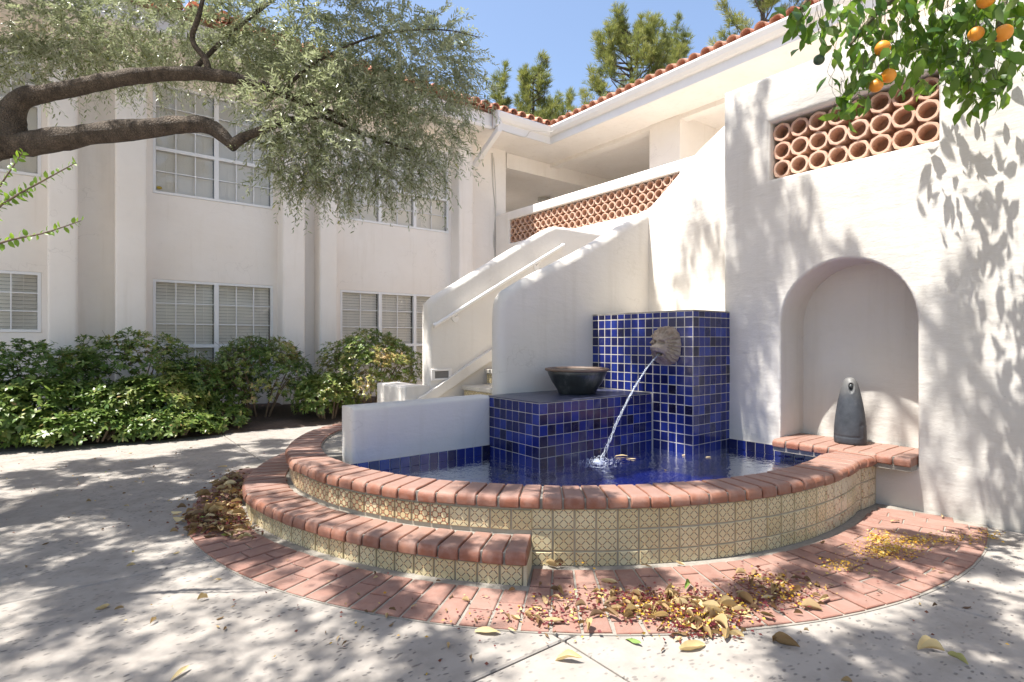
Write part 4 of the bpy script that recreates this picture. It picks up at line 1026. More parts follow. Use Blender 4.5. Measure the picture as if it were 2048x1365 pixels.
# seen part of the crown
for a in ((60, 40, 3.9, 110, 60, 70), (180, 70, 4.0, 110, 70, 75), (300, 60, 4.1, 110, 75, 75), (420, 60, 4.1, 110, 75, 75), (540, 60, 4.1, 120, 85, 85), (660, 90, 4.1, 120, 100, 100),
          (770, 120, 4.2, 110, 100, 110), (850, 120, 4.3, 80, 55, 80), (620, 190, 4.0, 100, 85, 70), (720, 230, 4.1, 110, 95, 80), (820, 230, 4.2, 90, 75, 80), (880, 270, 4.2, 45, 26, 50),
          (600, 290, 3.8, 70, 50, 60), (690, 320, 4.0, 90, 75, 55), (790, 330, 4.1, 70, 48, 45), (560, 230, 3.7, 60, 36, 50), (850, 345, 4.2, 36, 14, 26),
          (600, 350, 3.85, 50, 26, 30), (680, 365, 4.0, 34, 10, 26), (250, 120, 4.05, 60, 18, 26), (120, 130, 4.0, 60, 14, 22), (40, 130, 3.95, 50, 16, 30),
          (900, 130, 4.3, 50, 18, 40), (940, 170, 4.3, 36, 10, 40), (490, 120, 4.0, 50, 24, 30), (520, 300, 3.7, 22, 7, 20)):
    oc(*a[:5], ry=a[5])
# long light sprays at the right edge, drooping tips below
def spray(px, py, d, vx, vy, n, L=.30, leaf=.046, tint=.6):
    p = np.array([at(px, py, d)]*n) + rng.normal(0, .05, (n, 3)); v = np.array(at(px+vx, py+vy, d)-at(px, py, d)); v /= np.linalg.norm(v)
    dirs = norm(v + rng.normal(0, .22, (n, 3))); ln = rng.uniform(.7*L, 1.15*L, n); t0 = np.full(n, tint)
    P, Fm, S, T = sprigs(p, dirs, ln, 30, leaf, .18, .7, t0); OL_P.append(P); OL_F.append(Fm); OL_S.append(S); OL_T.append(T)
    v2, f = twig_mesh(p, dirs, ln, .18, .002); TW_V.append(v2); TW_F.append(f)
for a in ((880, 95, 4.3, 60, 6, 5), (900, 110, 4.3, 60, -18, 3), (920, 105, 4.3, 60, 30, 4), (900, 140, 4.3, 60, 50, 3), (860, 180, 4.3, 40, 50, 3), (890, 230, 4.2, 50, 20, 3), (880, 60, 4.3, 40, -20, 2),
          (650, 335, 3.95, 5, 50, 3), (690, 330, 4.0, 12, 60, 3), (610, 320, 3.85, -12, 50, 2), (740, 350, 4.05, 10, 50, 3), (860, 330, 4.2, 30, 30, 3), (560, 310, 3.7, -10, 40, 3), (820, 350, 4.1, 10, 40, 2),
          (900, 170, 4.3, 50, 24, 3), (850, 60, 4.3, 30, -30, 2)):
    spray(*a)
# crown above and left of the frame: it throws the dapples on the paving
for _ in range(60):
    x, y = rng.uniform(-3.8, -.5), rng.uniform(2.2, 6.8); z = rng.uniform(3.6, 5.8)
    d = x*FW[0]+y*FW[1]; l = x*RT[0]+y*RT[1]
    if d > .3 and abs(l/d) < 1.08 and (z-.55-EYE)/d < .66: continue
    olive_clump((x, y, z), (.42, .42, .28), 34, leaf=.060, nl=20)
P = np.concatenate(OL_P); V, F, T = scatter(LENS, LENS_F, P, np.concatenate(OL_F), np.concatenate(OL_S), np.concatenate(OL_T))
link('foliage', cloud('foliage', V, F, OLIVE, T), olive, kind='stuff')
b = 0; fs = []
for v, f in zip(TW_V, TW_F): fs.append(f+b); b += len(v)
link('twigs', cloud('twigs', np.concatenate(TW_V), np.concatenate(fs), TWIG), olive, kind='stuff')

# ---- a tall shade tree behind the camera whose thin crown reaches over the fountain
shade = empty('shade_tree', (.2, -1.9, 0), label='thin leaved shade tree arching over the fountain from behind the viewer', cat='tree')
MB().tube(cat_rom([(.2, -1.9, -.05), (.25, -1.85, 1.2), (.35, -1.6, 2.6), (.7, -1.0, 4.0), (1.2, -.1, 5.2), (1.9, 1.0, 6.2)], 6), list(np.linspace(.17, .05, 31)), 12, bump=.1).obj('trunk', GTRUNK, shade, smooth=True)
for a, b_ in (((.7, -1.0, 4.0), (-.6, .3, 5.6)), ((1.2, -.1, 5.2), (2.8, .6, 6.4)), ((1.9, 1.0, 6.2), (2.6, 2.4, 6.6)), ((1.2, -.1, 5.2), (.8, 1.6, 6.3))):
    m_ = (Vector(a)+Vector(b_))/2 + Vector((0, 0, .25))
    MB().tube(cat_rom([a, m_, b_], 7), list(np.linspace(.05, .016, 15)), 8, bump=.1).obj('branch', GTRUNK, shade, smooth=True)
SH = [[], [], [], [], [], []]
def shade_clump(c, r, n, leaf=.056, nl=18, L=(.08, .19), droop=.6):
    p, d = in_ell(n, c, r); dirs = norm(d*.5 + rng.normal(0, .6, (n, 3))); ln = rng.uniform(*L, n)
    for lst, v in zip(SH, sprigs(p, dirs, ln, nl, leaf, droop, .7, np.clip(.45+rng.normal(0, .2, n), 0, 1))): lst.append(v)
    v, f = twig_mesh(p, dirs, ln, droop, .0022); SH[4].append(v); SH[5].append(f)
def over(target, z): t = (z-target[2])/SUN.z; return tuple(Vector(target)+SUN*t)
# crown masses: each hangs where its shade falls in the photograph
def to_px(x, y, z=0.0): d = x*FW[0]+y*FW[1]; l = x*RT[0]+y*RT[1]; return (1024+FPX*l/d, 682.5-FPX*(z-EYE)/d) if d > .2 else (9999, 9999)
def off_frame(c, m): d = c[0]*FW[0]+c[1]*FW[1]; l = c[0]*RT[0]+c[1]*RT[1]; return d < .3 or abs(l/d) > 1.15 or (c[2]-m-EYE)/d > .66
def cover(px, py, x, y):
    if 900 < px < 1450 and py > 1225: return .08
    if 380 < px < 700 and py > 1150: return .14
    if -400 < px < 420 and 980 < py < 1400: return .64
    if .3 < x < 2.7 and 2.5 < y < 4.6: return .10
    if math.hypot(x-CX, y-CY) < 2.1: return .55
    if px > 1450 and py > 1000: return .58
    if px < 700 and py < 1000: return .50
    return .52
gx = -1.9
while gx < 3.95:
    gy = -.9
    while gy < 6.9:
        x, y = gx+rng.uniform(-.12, .12), gy+rng.uniform(-.12, .12); p = to_px(x, y); tz = .3 if math.hypot(x-CX, y-CY) < 2.3 else 0
        big = .5+.9*noise.noise(Vector((x*.9, y*.9, 4.2)))
        if rng.random() < cover(*p, x, y)*(.5+.85*big):
            z = rng.uniform(3.1, 5.0); c = over((x, y, tz), z); r = rng.uniform(.06, .16)
            while not off_frame(c, .4) and z < 6.4: z += .15; c = over((x, y, tz), z)
            if off_frame(c, .4) and c[0]**2+c[1]**2 > .6: shade_clump(c, (r, r, r*.6), int(22+520*r))
        gy += .27
    gx += .27
# masses whose shade runs down the white wall, the pillar and the stair guard
for tx, ty, tz, z, r, n in ((4.45, 2.62, 2.9, 6.9, .12, 20), (4.45, 2.55, 2.4, 6.6, .18, 40), (4.45, 2.48, 1.9, 6.4, .18, 44), (4.45, 2.40, 1.4, 6.4, .16, 36), (4.45, 2.3, 2.3, 6.9, .14, 22), (4.45, 2.55, 1.0, 6.2, .2, 36), (4.45, 2.45, .6, 6.0, .2, 30),
    (4.45, 2.66, 1.6, 6.4, .14, 34), (4.45, 2.58, 2.7, 6.8, .14, 30), (4.45, 2.3, 1.75, 6.5, .12, 22), (4.45, 2.2, 2.4, 6.8, .07, 10), (4.45, 2.05, 1.85, 6.7, .08, 10), (4.45, 2.12, 2.05, 6.8, .09, 9), (4.45, 1.95, 2.25, 6.8, .07, 6), (4.45, 2.35, 3.1, 7.0, .1, 9), (4.77, 3.15, 2.3, 6.9, .10, 9), (4.77, 3.3, 1.9, 6.9, .08, 7), (4.77, 2.95, 2.0, 6.7, .09, 9), (4.77, 3.45, 1.6, 6.8, .06, 5),
    (4.45, 1.12, .9, 6.2, .14, 20), (4.45, 1.05, 1.4, 6.4, .14, 20), (4.45, 1.22, .3, 5.9, .16, 16), (4.85, 1.75, .6, 6.2, .10, 7), (4.85, 1.5, .6, 6.3, .10, 8), (4.45, .9, .4, 5.8, .2, 20),
    (3.93, 2.85, 1.2, 6.5, .14, 34), (3.93, 3.05, 1.0, 6.4, .14, 30), (3.93, 2.75, .7, 6.3, .16, 36), (3.93, 3.3, 1.1, 6.5, .08, 10), (3.7, 3.2, .7, 6.3, .2, 40), (3.2, 3.3, .7, 6.3, .25, 54), (2.8, 3.4, .7, 6.2, .25, 54), (2.64, 3.3, .4, 6.1, .22, 50),
    (3.4, 3.85, 1.9, 6.7, .12, 24), (3.9, 3.85, 2.1, 6.8, .12, 20), (4.4, 3.85, 2.35, 6.9, .1, 16), (3.0, 3.85, 1.6, 6.6, .14, 34), (3.6, 5.2, 2.0, 6.8, .16, 26), (3.0, 5.2, 1.6, 6.6, .16, 34), (4.2, 5.2, 2.35, 6.9, .12, 16), (2.8, 3.9, 1.0, 6.4, .12, 24), (2.0, 3.8, .7, 6.1, .2, 40), (1.6, 3.8, .5, 6.0, .2, 36), (2.6, 5.4, .6, 6.2, .1, 8)):
    c = over((tx, ty, tz), z)
    if off_frame(c, .5): k = .55 if tx in (4.45, 4.77, 4.85) else 1.0; shade_clump(c, (r*.8*k, r*.8*k, r*.6), int(n*(1.25 if k < 1 else 2.4)))
V, F, T = scatter(LENS, LENS_F, np.concatenate(SH[0]), np.concatenate(SH[1]), np.concatenate(SH[2]), np.concatenate(SH[3]))
link('foliage', cloud('foliage', V, F, SHADEL, T), shade, kind='stuff')
b = 0; fs = []
for v, f in zip(SH[4], SH[5]): fs.append(f+b); b += len(v)
link('twigs', cloud('twigs', np.concatenate(SH[4]), np.concatenate(fs), TWIG), shade, kind='stuff')

# ---- orange tree at the right: trunk by the wall, leafy branches hanging into the frame
orange = empty('orange_tree', (3.99, .66, 0), label='orange tree with glossy leaves hanging over the clay screen at the right', cat='tree')
MB().tube(cat_rom([(4.12, .600, -.05), (4.10, .60, .5), (4.07, .60, 1.1), (4.08, .585, 1.8), (4.05, .575, 2.5), (3.95, .58, 3.2)], 6), list(np.linspace(.085, .045, 31)), 12, bump=.12).obj('trunk', GTRUNK, orange, smooth=True)
def obr(pts, r0, r1): 
    q = cat_rom(pts, 6); MB().tube(q, list(np.linspace(r0, r1, len(q))), 8, bump=.08).obj('branch', GTRUNK, orange, smooth=True)
top = Vector((3.97, .60, 3.1))
obr([top, at(1980, -120, 3.0), at(1860, -60, 2.9), at(1760, 20, 2.85), at(1700, 90, 2.85)], .035, .006)
obr([top, at(2020, -60, 3.1), at(1960, 30, 3.05), at(1935, 110, 3.0)], .03, .006)
obr([at(1860, -60, 2.9), at(1740, -70, 2.75), at(1640, -20, 2.7), at(1600, 20, 2.7)], .018, .005)
obr([top, at(2030, -100, 2.8), at(2010, 0, 2.65), at(1990, 80, 2.6)], .025, .006)
LP, LD, LN, LS, LT = [], [], [], [], []
def citrus(px, py, d, rx, ry, n, size=.094, tint=.5):
    n = int(n*1.55)
    c = np.array(at(px, py, d)); o = rng.normal(0, .45, (n, 3)); o = np.clip(o, -1, 1)
    p = c + np.array(RT+(0,))*(o[:, :1]*rx*d/FPX) + np.array((0, 0, 1.0))*(o[:, 1:2]*ry*d/FPX) + np.array(FW+(0,))*(o[:, 2:]*.18)
    dr = norm(np.array((0, 0, -.75)) + rng.normal(0, .55, (n, 3))); LP.append(p); LD.append(dr)
    LN.append(norm(rng.normal(0, .7, (n, 3)) + np.array((-.5, -.3, .6)))); LS.append(size*rng.uniform(.65, 1.15, n)); LT.append(np.clip(tint+rng.normal(0, .25, n), 0, 1))
for a in ((1600, 25, 2.72, 55, 30, 14), (1660, 40, 2.75, 60, 60, 24), (1640, 70, 2.72, 50, 30, 9), (1720, 60, 2.85, 60, 70, 30), (1790, 40, 2.9, 70, 50, 30), (1790, 110, 2.9, 60, 50, 20), (1730, 130, 2.85, 40, 40, 12),
          (1700, 170, 2.85, 38, 42, 15), (1705, 205, 2.85, 26, 26, 9), (1860, 60, 2.95, 60, 60, 28), (1880, 110, 3.0, 50, 45, 16), (1940, 60, 3.0, 60, 60, 28), (1950, 120, 3.0, 45, 50, 22), (1950, 180, 3.0, 36, 34, 15), (1975, 205, 3.0, 24, 20, 6),
          (2020, 60, 2.7, 60, 60, 28), (2030, 120, 2.7, 45, 40, 16), (1900, 20, 2.8, 90, 40, 26), (1820, -20, 2.9, 90, 40, 24), (1990, 10, 2.7, 70, 40, 20), (1930, 150, 3.0, 40, 30, 9), (2035, 165, 2.75, 25, 25, 6)):
    citrus(*a)
NV = sum(len(p) for p in LP)
for _ in range(60):      # the rest of the crown, right of and above the frame, casting shade on the wall
    x, y, z = rng.uniform(3.2, 4.4), rng.uniform(-.3, 1.25), rng.uniform(2.55, 3.9)
    d = x*FW[0]+y*FW[1]; l = x*RT[0]+y*RT[1]
    if abs(l/d)*FPX < 1010 and (z-.2-EYE)/d*FPX < 690: continue
    n = 9; LP.append(np.array((x, y, z)) + rng.normal(0, .12, (n, 3))); LD.append(norm(np.array((0, 0, -.6))+rng.normal(0, .6, (n, 3)))); LN.append(norm(rng.normal(0, .7, (n, 3))+np.array((0, 0, .6))))
    LS.append(.095*rng.uniform(.7, 1.15, n)); LT.append(np.clip(.45+rng.normal(0, .25, n), 0, 1))
# hanging twigs close to the wall: their leaf shadows stand sharp on the plaster
for (y, z, n) in ((1.14, 2.35, 14), (1.10, 2.2, 12), (1.03, 2.3, 16), (1.06, 2.0, 16), (1.00, 1.85, 16), (1.05, 1.7, 12), (.97, 1.6, 14), (.92, 1.9, 14), (.88, 1.5, 14), (.93, 1.3, 12), (.86, 1.75, 12), (.84, 1.2, 12), (.9, .8, 12), (.84, 2.1, 12), (.93, 2.4, 12), (.82, 2.5, 12)):
    k = .35; n = int(n*.62)
    while to_px(*(Vector((4.45, y, z))+SUN*k))[1] > 130 and k < 4: k += .1
    c = np.array(Vector((4.45, y, z))+SUN*k)
    LP.append(c + rng.normal(0, .075, (n, 3))*np.array((1.4, 1, 1.3))); LD.append(norm(np.array((0, 0, -.8))+rng.normal(0, .5, (n, 3)))); LN.append(norm(rng.normal(0, .6, (n, 3))+np.array((-.7, 0, .5))))
    LS.append(.092*rng.uniform(.7, 1.15, n)); LT.append(np.clip(.45+rng.normal(0, .25, n), 0, 1))
LP, LD, LN, LS, LT = (np.concatenate(x) for x in (LP, LD, LN, LS, LT)); FR = frames(LD, LN)
BT, BF = broad(.24, .16, .05)
leaf_protos = []
for t in (.1, .3, .45, .6, .75, .95):
    for (w, dr) in ((.23, .10), (.26, .22)):
        q, f = broad(w, dr, .05); leaf_protos.append((t, cloud('leaf', q, f, CITRUS, np.full(len(f), t))))
NL = min(290, NV); sel = rng.permutation(NV)[:NL]; rest = np.setdiff1d(np.arange(len(LP)), sel)
for i in sel:
    me = min(leaf_protos, key=lambda q: abs(q[0]-LT[i])+rng.random()*.12)[1]
    o = link('leaf', me, orange, LP[i], Matrix(FR[i].tolist()).to_euler()); o.scale = (LS[i],)*3
V, F, T = scatter(BT, BF, LP[rest], FR[rest], LS[rest], LT[rest]); link('foliage', cloud('foliage', V, F, CITRUS, T), orange, kind='stuff')
tv = MB()
for i in range(0, NV, 2):
    p = Vector(LP[i]); tv.tube(cat_rom([p, p - Vector(LD[i])*.03 + Vector((0, 0, .012)), p - Vector(LD[i])*.03 + Vector((rng.normal(0, .015), rng.normal(0, .015), .075))], 3), [.0012]*7, 4, cap=False)
tv.obj('twigs', GTRUNK, orange, kind='stuff')
def orange_mesh(r, seed, mat):
    bm = bmesh.new(); bmesh.ops.create_uvsphere(bm, u_segments=26, v_segments=18, radius=r)
    for v in bm.verts:
        d = v.co.normalized(); k = 1+.03*noise.noise(d*2.2+Vector((seed, 0, 0))); v.co = d*r*k*(1 - .10*max(0, d.z)**14 - .06*max(0, -d.z)**20)
        v.co.z *= .96
    me = bpy.data.meshes.new('peel'); bm.to_mesh(me); bm.free(); me.materials.append(mat); me.polygons.foreach_set('use_smooth', [True]*len(me.polygons)); return me
og = 'oranges hanging in the orange tree'
for px, py, d, wpx, lab in ((1765, 97, 2.80, 32, 'split ripe orange hanging left of centre among the citrus leaves'), (1777, 152, 2.82, 30, 'ripe orange hanging just above the clay screen, upper of a touching pair'),
                            (1752, 172, 2.84, 28, 'ripe orange half hidden by leaves, lower of a touching pair at the screen'), (2006, 67, 2.66, 36, 'large clear ripe orange nearest the right end of the branch'),
                            (1952, 68, 2.72, 30, 'ripe orange partly behind a leaf, beside the large clear orange'), (1972, 0, 2.66, 34, 'ripe orange cut off by the top of the view')):
    p = at(px, py, d-.06); o = empty('orange_fruit', tuple(p), label=lab, cat='orange', group=og)
    link('peel', orange_mesh(wpx*.45*d/FPX, px*.1, PEEL), o, p, (rng.uniform(-.4, .4), rng.uniform(-.4, .4), 0))
    MB().tube([p+Vector((0, 0, .48*wpx*d/FPX)), p+Vector((.004, 0, .5*wpx*d/FPX+.03))], [.004, .002], 6).obj('stem', GTRUNK, o)
p = at(1638, 120, 2.75); link('green_orange', orange_mesh(.026, 5, GREENFRUIT), None, p, label='small unripe dark green orange below the left citrus leaves', cat='orange')

# ---- bright young shoots reaching in at the left edge
vine = empty('leafy_shrub', tuple(at(-150, 760, 2.3)*Vector((1, 1, 0))), label='bright green young shoots arching in from the left edge', cat='shrub')
for pts in ([(-160, 700), (-60, 460), (0, 372), (45, 305)], [(-160, 700), (-70, 470), (20, 400), (90, 360), (152, 326)], [(-160, 700), (-80, 530), (0, 487), (90, 466), (162, 442)], [(-160, 700), (-60, 560), (-20, 440), (30, 392), (60, 384)]):
    q = cat_rom([at(a, b_, 2.3) for a, b_ in pts], 8); MB().tube(q, list(np.linspace(.008, .0016, len(q))), 6).obj('stem', TWIG, vine, smooth=True)
    qa = np.array([tuple(v) for v in q]); ts = np.linspace(.35, 1, 34); pos = np.stack([np.interp(ts*(len(q)-1), np.arange(len(q)), qa[:, k]) for k in range(3)], 1)
    tang = norm(np.gradient(pos, axis=0)); n = len(ts); side = norm(np.cross(tang, (FW[0], FW[1], 0))); sgn = np.where(np.arange(n) % 2, 1, -1)[:, None]
    dr = norm(tang*.45 + side*sgn + rng.normal(0, .35, (n, 3))); q2, f2 = broad(.27, .12, .07)
    V, F, T = scatter(q2, f2, pos, frames(dr, norm(rng.normal(0, .6, (n, 3))+np.array((-.3, -.4, .8)))), .040*(1.15-.55*ts)*rng.uniform(.7, 1.2, n), np.clip(ts-.25+rng.normal(0, .15, n), 0, 1))
    link('foliage', cloud('foliage', V, F, LIME, T), vine, kind='stuff')

# ---- shrubs along the building
SHT, SHF = broad(.20, .10, .03)
def shrub(c, r, n, label, tint, leaf=.062, patch_tint=0.0, nleaf=7, twiggy=0):
    s = empty('shrub', (c[0], c[1], 0), label=label, cat='shrub', group='shrubs along the building')
    st_ = MB()
    for k in range(9):
        a = rng.uniform(0, 6.28); e = Vector((c[0]+r[0]*.7*math.cos(a), c[1]+r[1]*.7*math.sin(a), c[2]+r[2]*rng.uniform(.1, .6))); b0 = Vector((c[0]+.12*math.cos(a), c[1]+.12*math.sin(a), .05))
        st_.tube(cat_rom([b0, b0*.5+e*.5+Vector((0, 0, .08)), e], 4), list(np.linspace(.014, .005, 9)), 5, cap=False)
    st_.obj('stems', TWIG, s, kind='stuff')
    d = rand_dirs(n); d[:, 2] = np.where(d[:, 2] < -.35, -d[:, 2], d[:, 2]); 
    lump = np.array([1 + .24*noise.noise(Vector(q*2.1)+Vector(c)) + .10*noise.noise(Vector(q*5.3)+Vector(c)) for q in d])
    depth = 1-.28*rng.random(n)**2; p = np.array(c) + d*np.array(r)*(lump*depth)[:, None]; p[:, 2] = np.maximum(p[:, 2], .06)
    ax = norm(d*.8 + np.array((0, 0, .75)) + rng.normal(0, .35, (n, 3)))
    ref = norm(np.cross(ax, rng.normal(size=(n, 3)))); ref2 = np.cross(ax, ref)
    patch = np.array([noise.noise(Vector(q)*3.0+Vector((9, 0, 0))) for q in p])  # random patches of yellower and tanner leaves
    P, D, Nn, S, T = [], [], [], [], []
    for k in range(nleaf):
        a = 2*math.pi*k/nleaf + rng.normal(0, .2, n); el = rng.normal(.12, .25, n)
        dr = norm((ref*np.cos(a)[:, None] + ref2*np.sin(a)[:, None])*np.cos(el)[:, None] + ax*np.sin(el)[:, None]); P.append(p); D.append(dr); Nn.append(ax)
        S.append(leaf*rng.uniform(.6, 1.15, n)); T.append(np.clip(tint + patch_tint*np.clip(patch*1.6, -.3, 1) + rng.normal(0, .13, n) + (rng.random(n) < .03)*.4, 0, 1))
    V, F, T = scatter(SHT, SHF, np.concatenate(P), frames(np.concatenate(D), np.concatenate(Nn)), np.concatenate(S), np.concatenate(T))
    link('foliage', cloud('foliage', V, F, SHRUB, T), s, kind='stuff')
    if twiggy:
        q = MB()
        for k in range(twiggy):
            dd = rand_dirs(1)[0]; dd[2] = abs(dd[2]); a = Vector(c)+Vector(dd*np.array(r)*.7); b_ = Vector(c)+Vector(dd*np.array(r)*rng.uniform(.98, 1.12))+Vector(rng.normal(0, .03, 3))
            q.tube([a, (a+b_)/2+Vector(rng.normal(0, .02, 3)), b_], [.004, .003, .0015], 4, cap=False)
        q.obj('twigs', TWIG, s, kind='stuff')
def sx(px, Y): return ony(px, 682, Y).x
shrub((sx(60, 8.25), 8.25, .55), (.76, .45, .62), 900, 'dark green shrub at the far left under the ground floor window', .22, .060)
shrub((sx(265, 8.25), 8.25, .60), (.84, .42, .66), 950, 'tall dark shrub with yellowing tips before the white pilasters', .40, .058, .5, twiggy=50)
shrub((sx(70, 8.0), 8.0, .32), (.90, .36, .44), 950, 'low front shrub with large pale green leaf whorls at the left', .48, .078, .1)
shrub((sx(300, 7.85), 7.85, .30), (.72, .34, .44), 850, 'low front shrub with broad leaf whorls spilling onto the paving', .50, .078, .25)
shrub((sx(385, 8.1), 8.1, .45), (.46, .36, .46), 520, 'patchy shrub with scorched tan leaves left of the garden lights', .50, .058, .5, twiggy=40)
shrub((sx(520, 8.3), 8.3, .55), (.76, .48, .66), 1700, 'thin brownish shrub below the double ground floor window', .46, .048, .55, twiggy=150)
shrub((sx(455, 8.55), 8.55, .40), (.40, .34, .44), 420, 'sparse olive toned shrub squeezed against the wall behind the garden lights', .40, .052, .3, twiggy=30)
shrub((sx(655, 7.85), 7.85, .30), (.46, .32, .38), 700, 'small light green shrub behind the brick coping', .55, .062, .15)
shrub((sx(60, 7.98), 7.98, .15), (.62, .26, .24), 480, 'ankle high leafy clump at the paving edge in the left corner', .46, .076, .1)
shrub((sx(350, 7.5), 7.55, .13), (.50, .20, .20), 320, 'small spreading leaf clump on the paving edge left of the garden lights', .48, .074, .15)
shrub((sx(190, 7.66), 7.66, .15), (.66, .24, .24), 520, 'lowest row of fresh leaf whorls along the paving edge at the left', .46, .074, .1)
shrub((sx(450, 7.8), 7.8, .14), (.30, .18, .20), 160, 'tiny sprig of leaf whorls at the paving edge below the garden lights', .46, .07, .1)
shrub((sx(740, 8.0), 8.0, .58), (.80, .52, .70), 2100, 'rounded sunlit shrub with yellow green leaves beside the stair end', .60, .050, .5, twiggy=40)

# ---- pines beyond the roof
NEED = np.array([(0, 0, 0), (.5, .055, .0), (1, 0, 0)]); NEED_F = np.array([(0, 1, 2)])
def pine(px, d, top_py, wpx, label, low=6.0, plumes=46, tint=.45, lean=.9, cat='pine tree'):
    p = at(px, 682, d); top = EYE + (682.5-top_py)/FPX*d; W = wpx*d/FPX/2
    t = empty('pine_tree', (p.x, p.y, 0), label=label, cat=cat, group='pines beyond the roof')
    MB().tube([(p.x, p.y, 0), (p.x+.1, p.y, top*.5), (p.x, p.y, top*.97)], [.32, .2, .03], 8).obj('trunk', BARK, t, smooth=True)
    P, D, S, T = [], [], [], []; lm = MB()
    for k in range(plumes):
        f = (k+.5)/plumes; z = low + (top-low)*f**.8; a = rng.uniform(0, 6.28); rad = W*(1.05-.85*f**1.6)*rng.uniform(.45, 1.0)
        base = Vector((p.x, p.y, z-.25*rad)); L = rng.uniform(.8, 1.5)*(top-low)/9*(1.2-.4*f)
        root = Vector((p.x+rad*math.cos(a), p.y+rad*math.sin(a), z)); tip = root + Vector((.25*math.cos(a), .25*math.sin(a), 1.0*lean)).normalized()*L
        lm.tube([base, root, tip], [.035, .02, .008], 5, cap=False)
        nt, m = 30, 20; n = nt*m; s = np.repeat(rng.random(nt), m); sw = .34*np.sin(np.pi*np.clip(s*.85+.12, 0, 1))**.8*L/1.2
        ax = np.array((tip-root).normalized()); c = np.array(root) + s[:, None]*np.array(tip-root)
        off = rand_dirs(nt); off -= (off @ ax)[:, None]*ax*.7; off = np.repeat(off*(rng.random(nt)**.6)[:, None], m, 0); q = c + off*sw[:, None]
        P.append(q); D.append(norm(rand_dirs(n)*.75 + ax*.9 + off*.5)); S.append(rng.uniform(.16, .34, n)); T.append(np.clip(tint + .2*(s-.4) + np.repeat(rng.normal(0, .2, nt), m) + .12*math.sin(k*2.4), 0, 1))
    P, D, S, T = (np.concatenate(x) for x in (P, D, S, T))
    V, F, T = scatter(NEED, NEED_F, P, frames(D, rand_dirs(len(D))), S, T); link('foliage', cloud('foliage', V, F, PINE, T), t, kind='stuff')
    lm.obj('limbs', BARK, t, kind='stuff')
pine(1262, 24, 62, 290, 'tallest broad pine standing beyond the long roof gutter', 5.5, 150, .55)
pine(1345, 27, 80, 120, 'slim pine close behind the right side of the tallest pine', 6.5, 60, .45)
pine(1066, 25, 150, 130, 'small pointed pine above the inner corner of the roof', 5.5, 60, .5)
pine(1135, 29, 196, 55, 'short slender pine between the small and the tallest pine', 6.0, 22, .45)
pine(998, 24, 165, 46, 'narrow pine beside the olive leaf tips at the roof end', 5.5, 22, .35)
pine(1090, 31, 222, 200, 'broad low pine top barely showing over the roof corner', 5.5, 40, .6)
pine(1525, 21, -120, 170, 'pale feathery pine above the gutter near the orange branch', 7.5, 60, .75, .35)

# ================================================================== FALLEN LEAVES AND PETALS
def curl_leaf(w=.22, c1=.5, c2=.3, n=6, tw=.4):
    V, F = [], []
    for i in range(n+1):
        t = i/n; ww = w*math.sin(math.pi*min(1, t*.93+.05))**.8; x = t; z = .22*c1*math.sin(math.pi*t)-.05*t; a0 = tw*(t-.5)
        for s in (-1, -.5, 0, .5, 1):
            y = s*ww*(1-.25*abs(c2)*abs(s)); q = Vector((x*3.1+c1*9, y*6, c2*5)); zz = z + c2*abs(s)**1.6*ww*1.4 + s*ww*math.sin(a0) + .055*noise.noise(q)
            V.append((x-.5 + .03*noise.noise(q*1.7), y+.12*c1*math.sin(math.pi*t)*.3 + .03*noise.noise(q*2.3), zz))
    for i in range(n):
        for j in range(4):
            a = i*5+j; F += [(a, a+5, a+6), (a, a+6, a+1)]
    return np.array(V), np.array(F)
CURLS = [curl_leaf(*a[:3], 7, a[3]) for a in ((.17, .3, .9, .8), (.20, -.3, 1.4, -1.6), (.15, .5, -.4, 1.2), (.22, -.5, .8, .5), (.14, .1, 1.6, 2.2), (.19, .2, .2, -.9), (.16, -.6, 1.2, 1.9), (.21, .45, 1.5, -2.0), (.13, 0, .5, .3), (.18, -.2, 2.0, 1.0), (.20, .15, -.8, -1.4))]
def flat_frames(n, tilt=.35):
    a = rng.uniform(0, 6.28, n); nn = norm(np.array((0, 0, 1.0)) + rng.normal(0, tilt, (n, 3))); return frames(np.stack([np.cos(a), np.sin(a), np.zeros(n)], 1), nn)
def litter(name, label, groups, mat=DRY, cat='leaf litter', tilt=.45):
    Vs, Fs, Ts = [], [], []; b = 0
    for P, size, tint in groups:
        for ci in range(len(CURLS)):
            m = np.arange(len(P)) % len(CURLS) == ci
            if not m.any(): continue
            k = m.sum(); V, F, T = scatter(*CURLS[ci], P[m], flat_frames(k, tilt), size[m], tint[m]); Vs.append(V); Fs.append(F+b); Ts.append(T); b += len(V)
    return link(name, cloud(name, np.concatenate(Vs), np.concatenate(Fs), mat, np.concatenate(Ts), smooth=True), None, label=label, cat=cat, kind='stuff')
def ground_z(P):
    r = np.hypot(P[:, 0]-CX, P[:, 1]-CY); return np.where(r < 3.1, .014, .002)
def blob(pxs, n, spread, hgt, size, tint, tsd=.2):
    Q = []
    for px, py, w, sx_, sy_ in pxs:
        k = int(n*w); q = np.array([tuple(onz(px+rng.normal(0, sx_), py+rng.normal(0, sy_))) for _ in range(k)]); Q.append(q)
    P = np.concatenate(Q); P[:, 2] = ground_z(P) + .006 + np.abs(rng.normal(0, hgt, len(P)))
    return P, size*rng.uniform(.6, 1.25, len(P)), np.where(rng.random(len(P)) < .012, 1, np.clip(tint+rng.normal(0, tsd, len(P)), 0, .92))
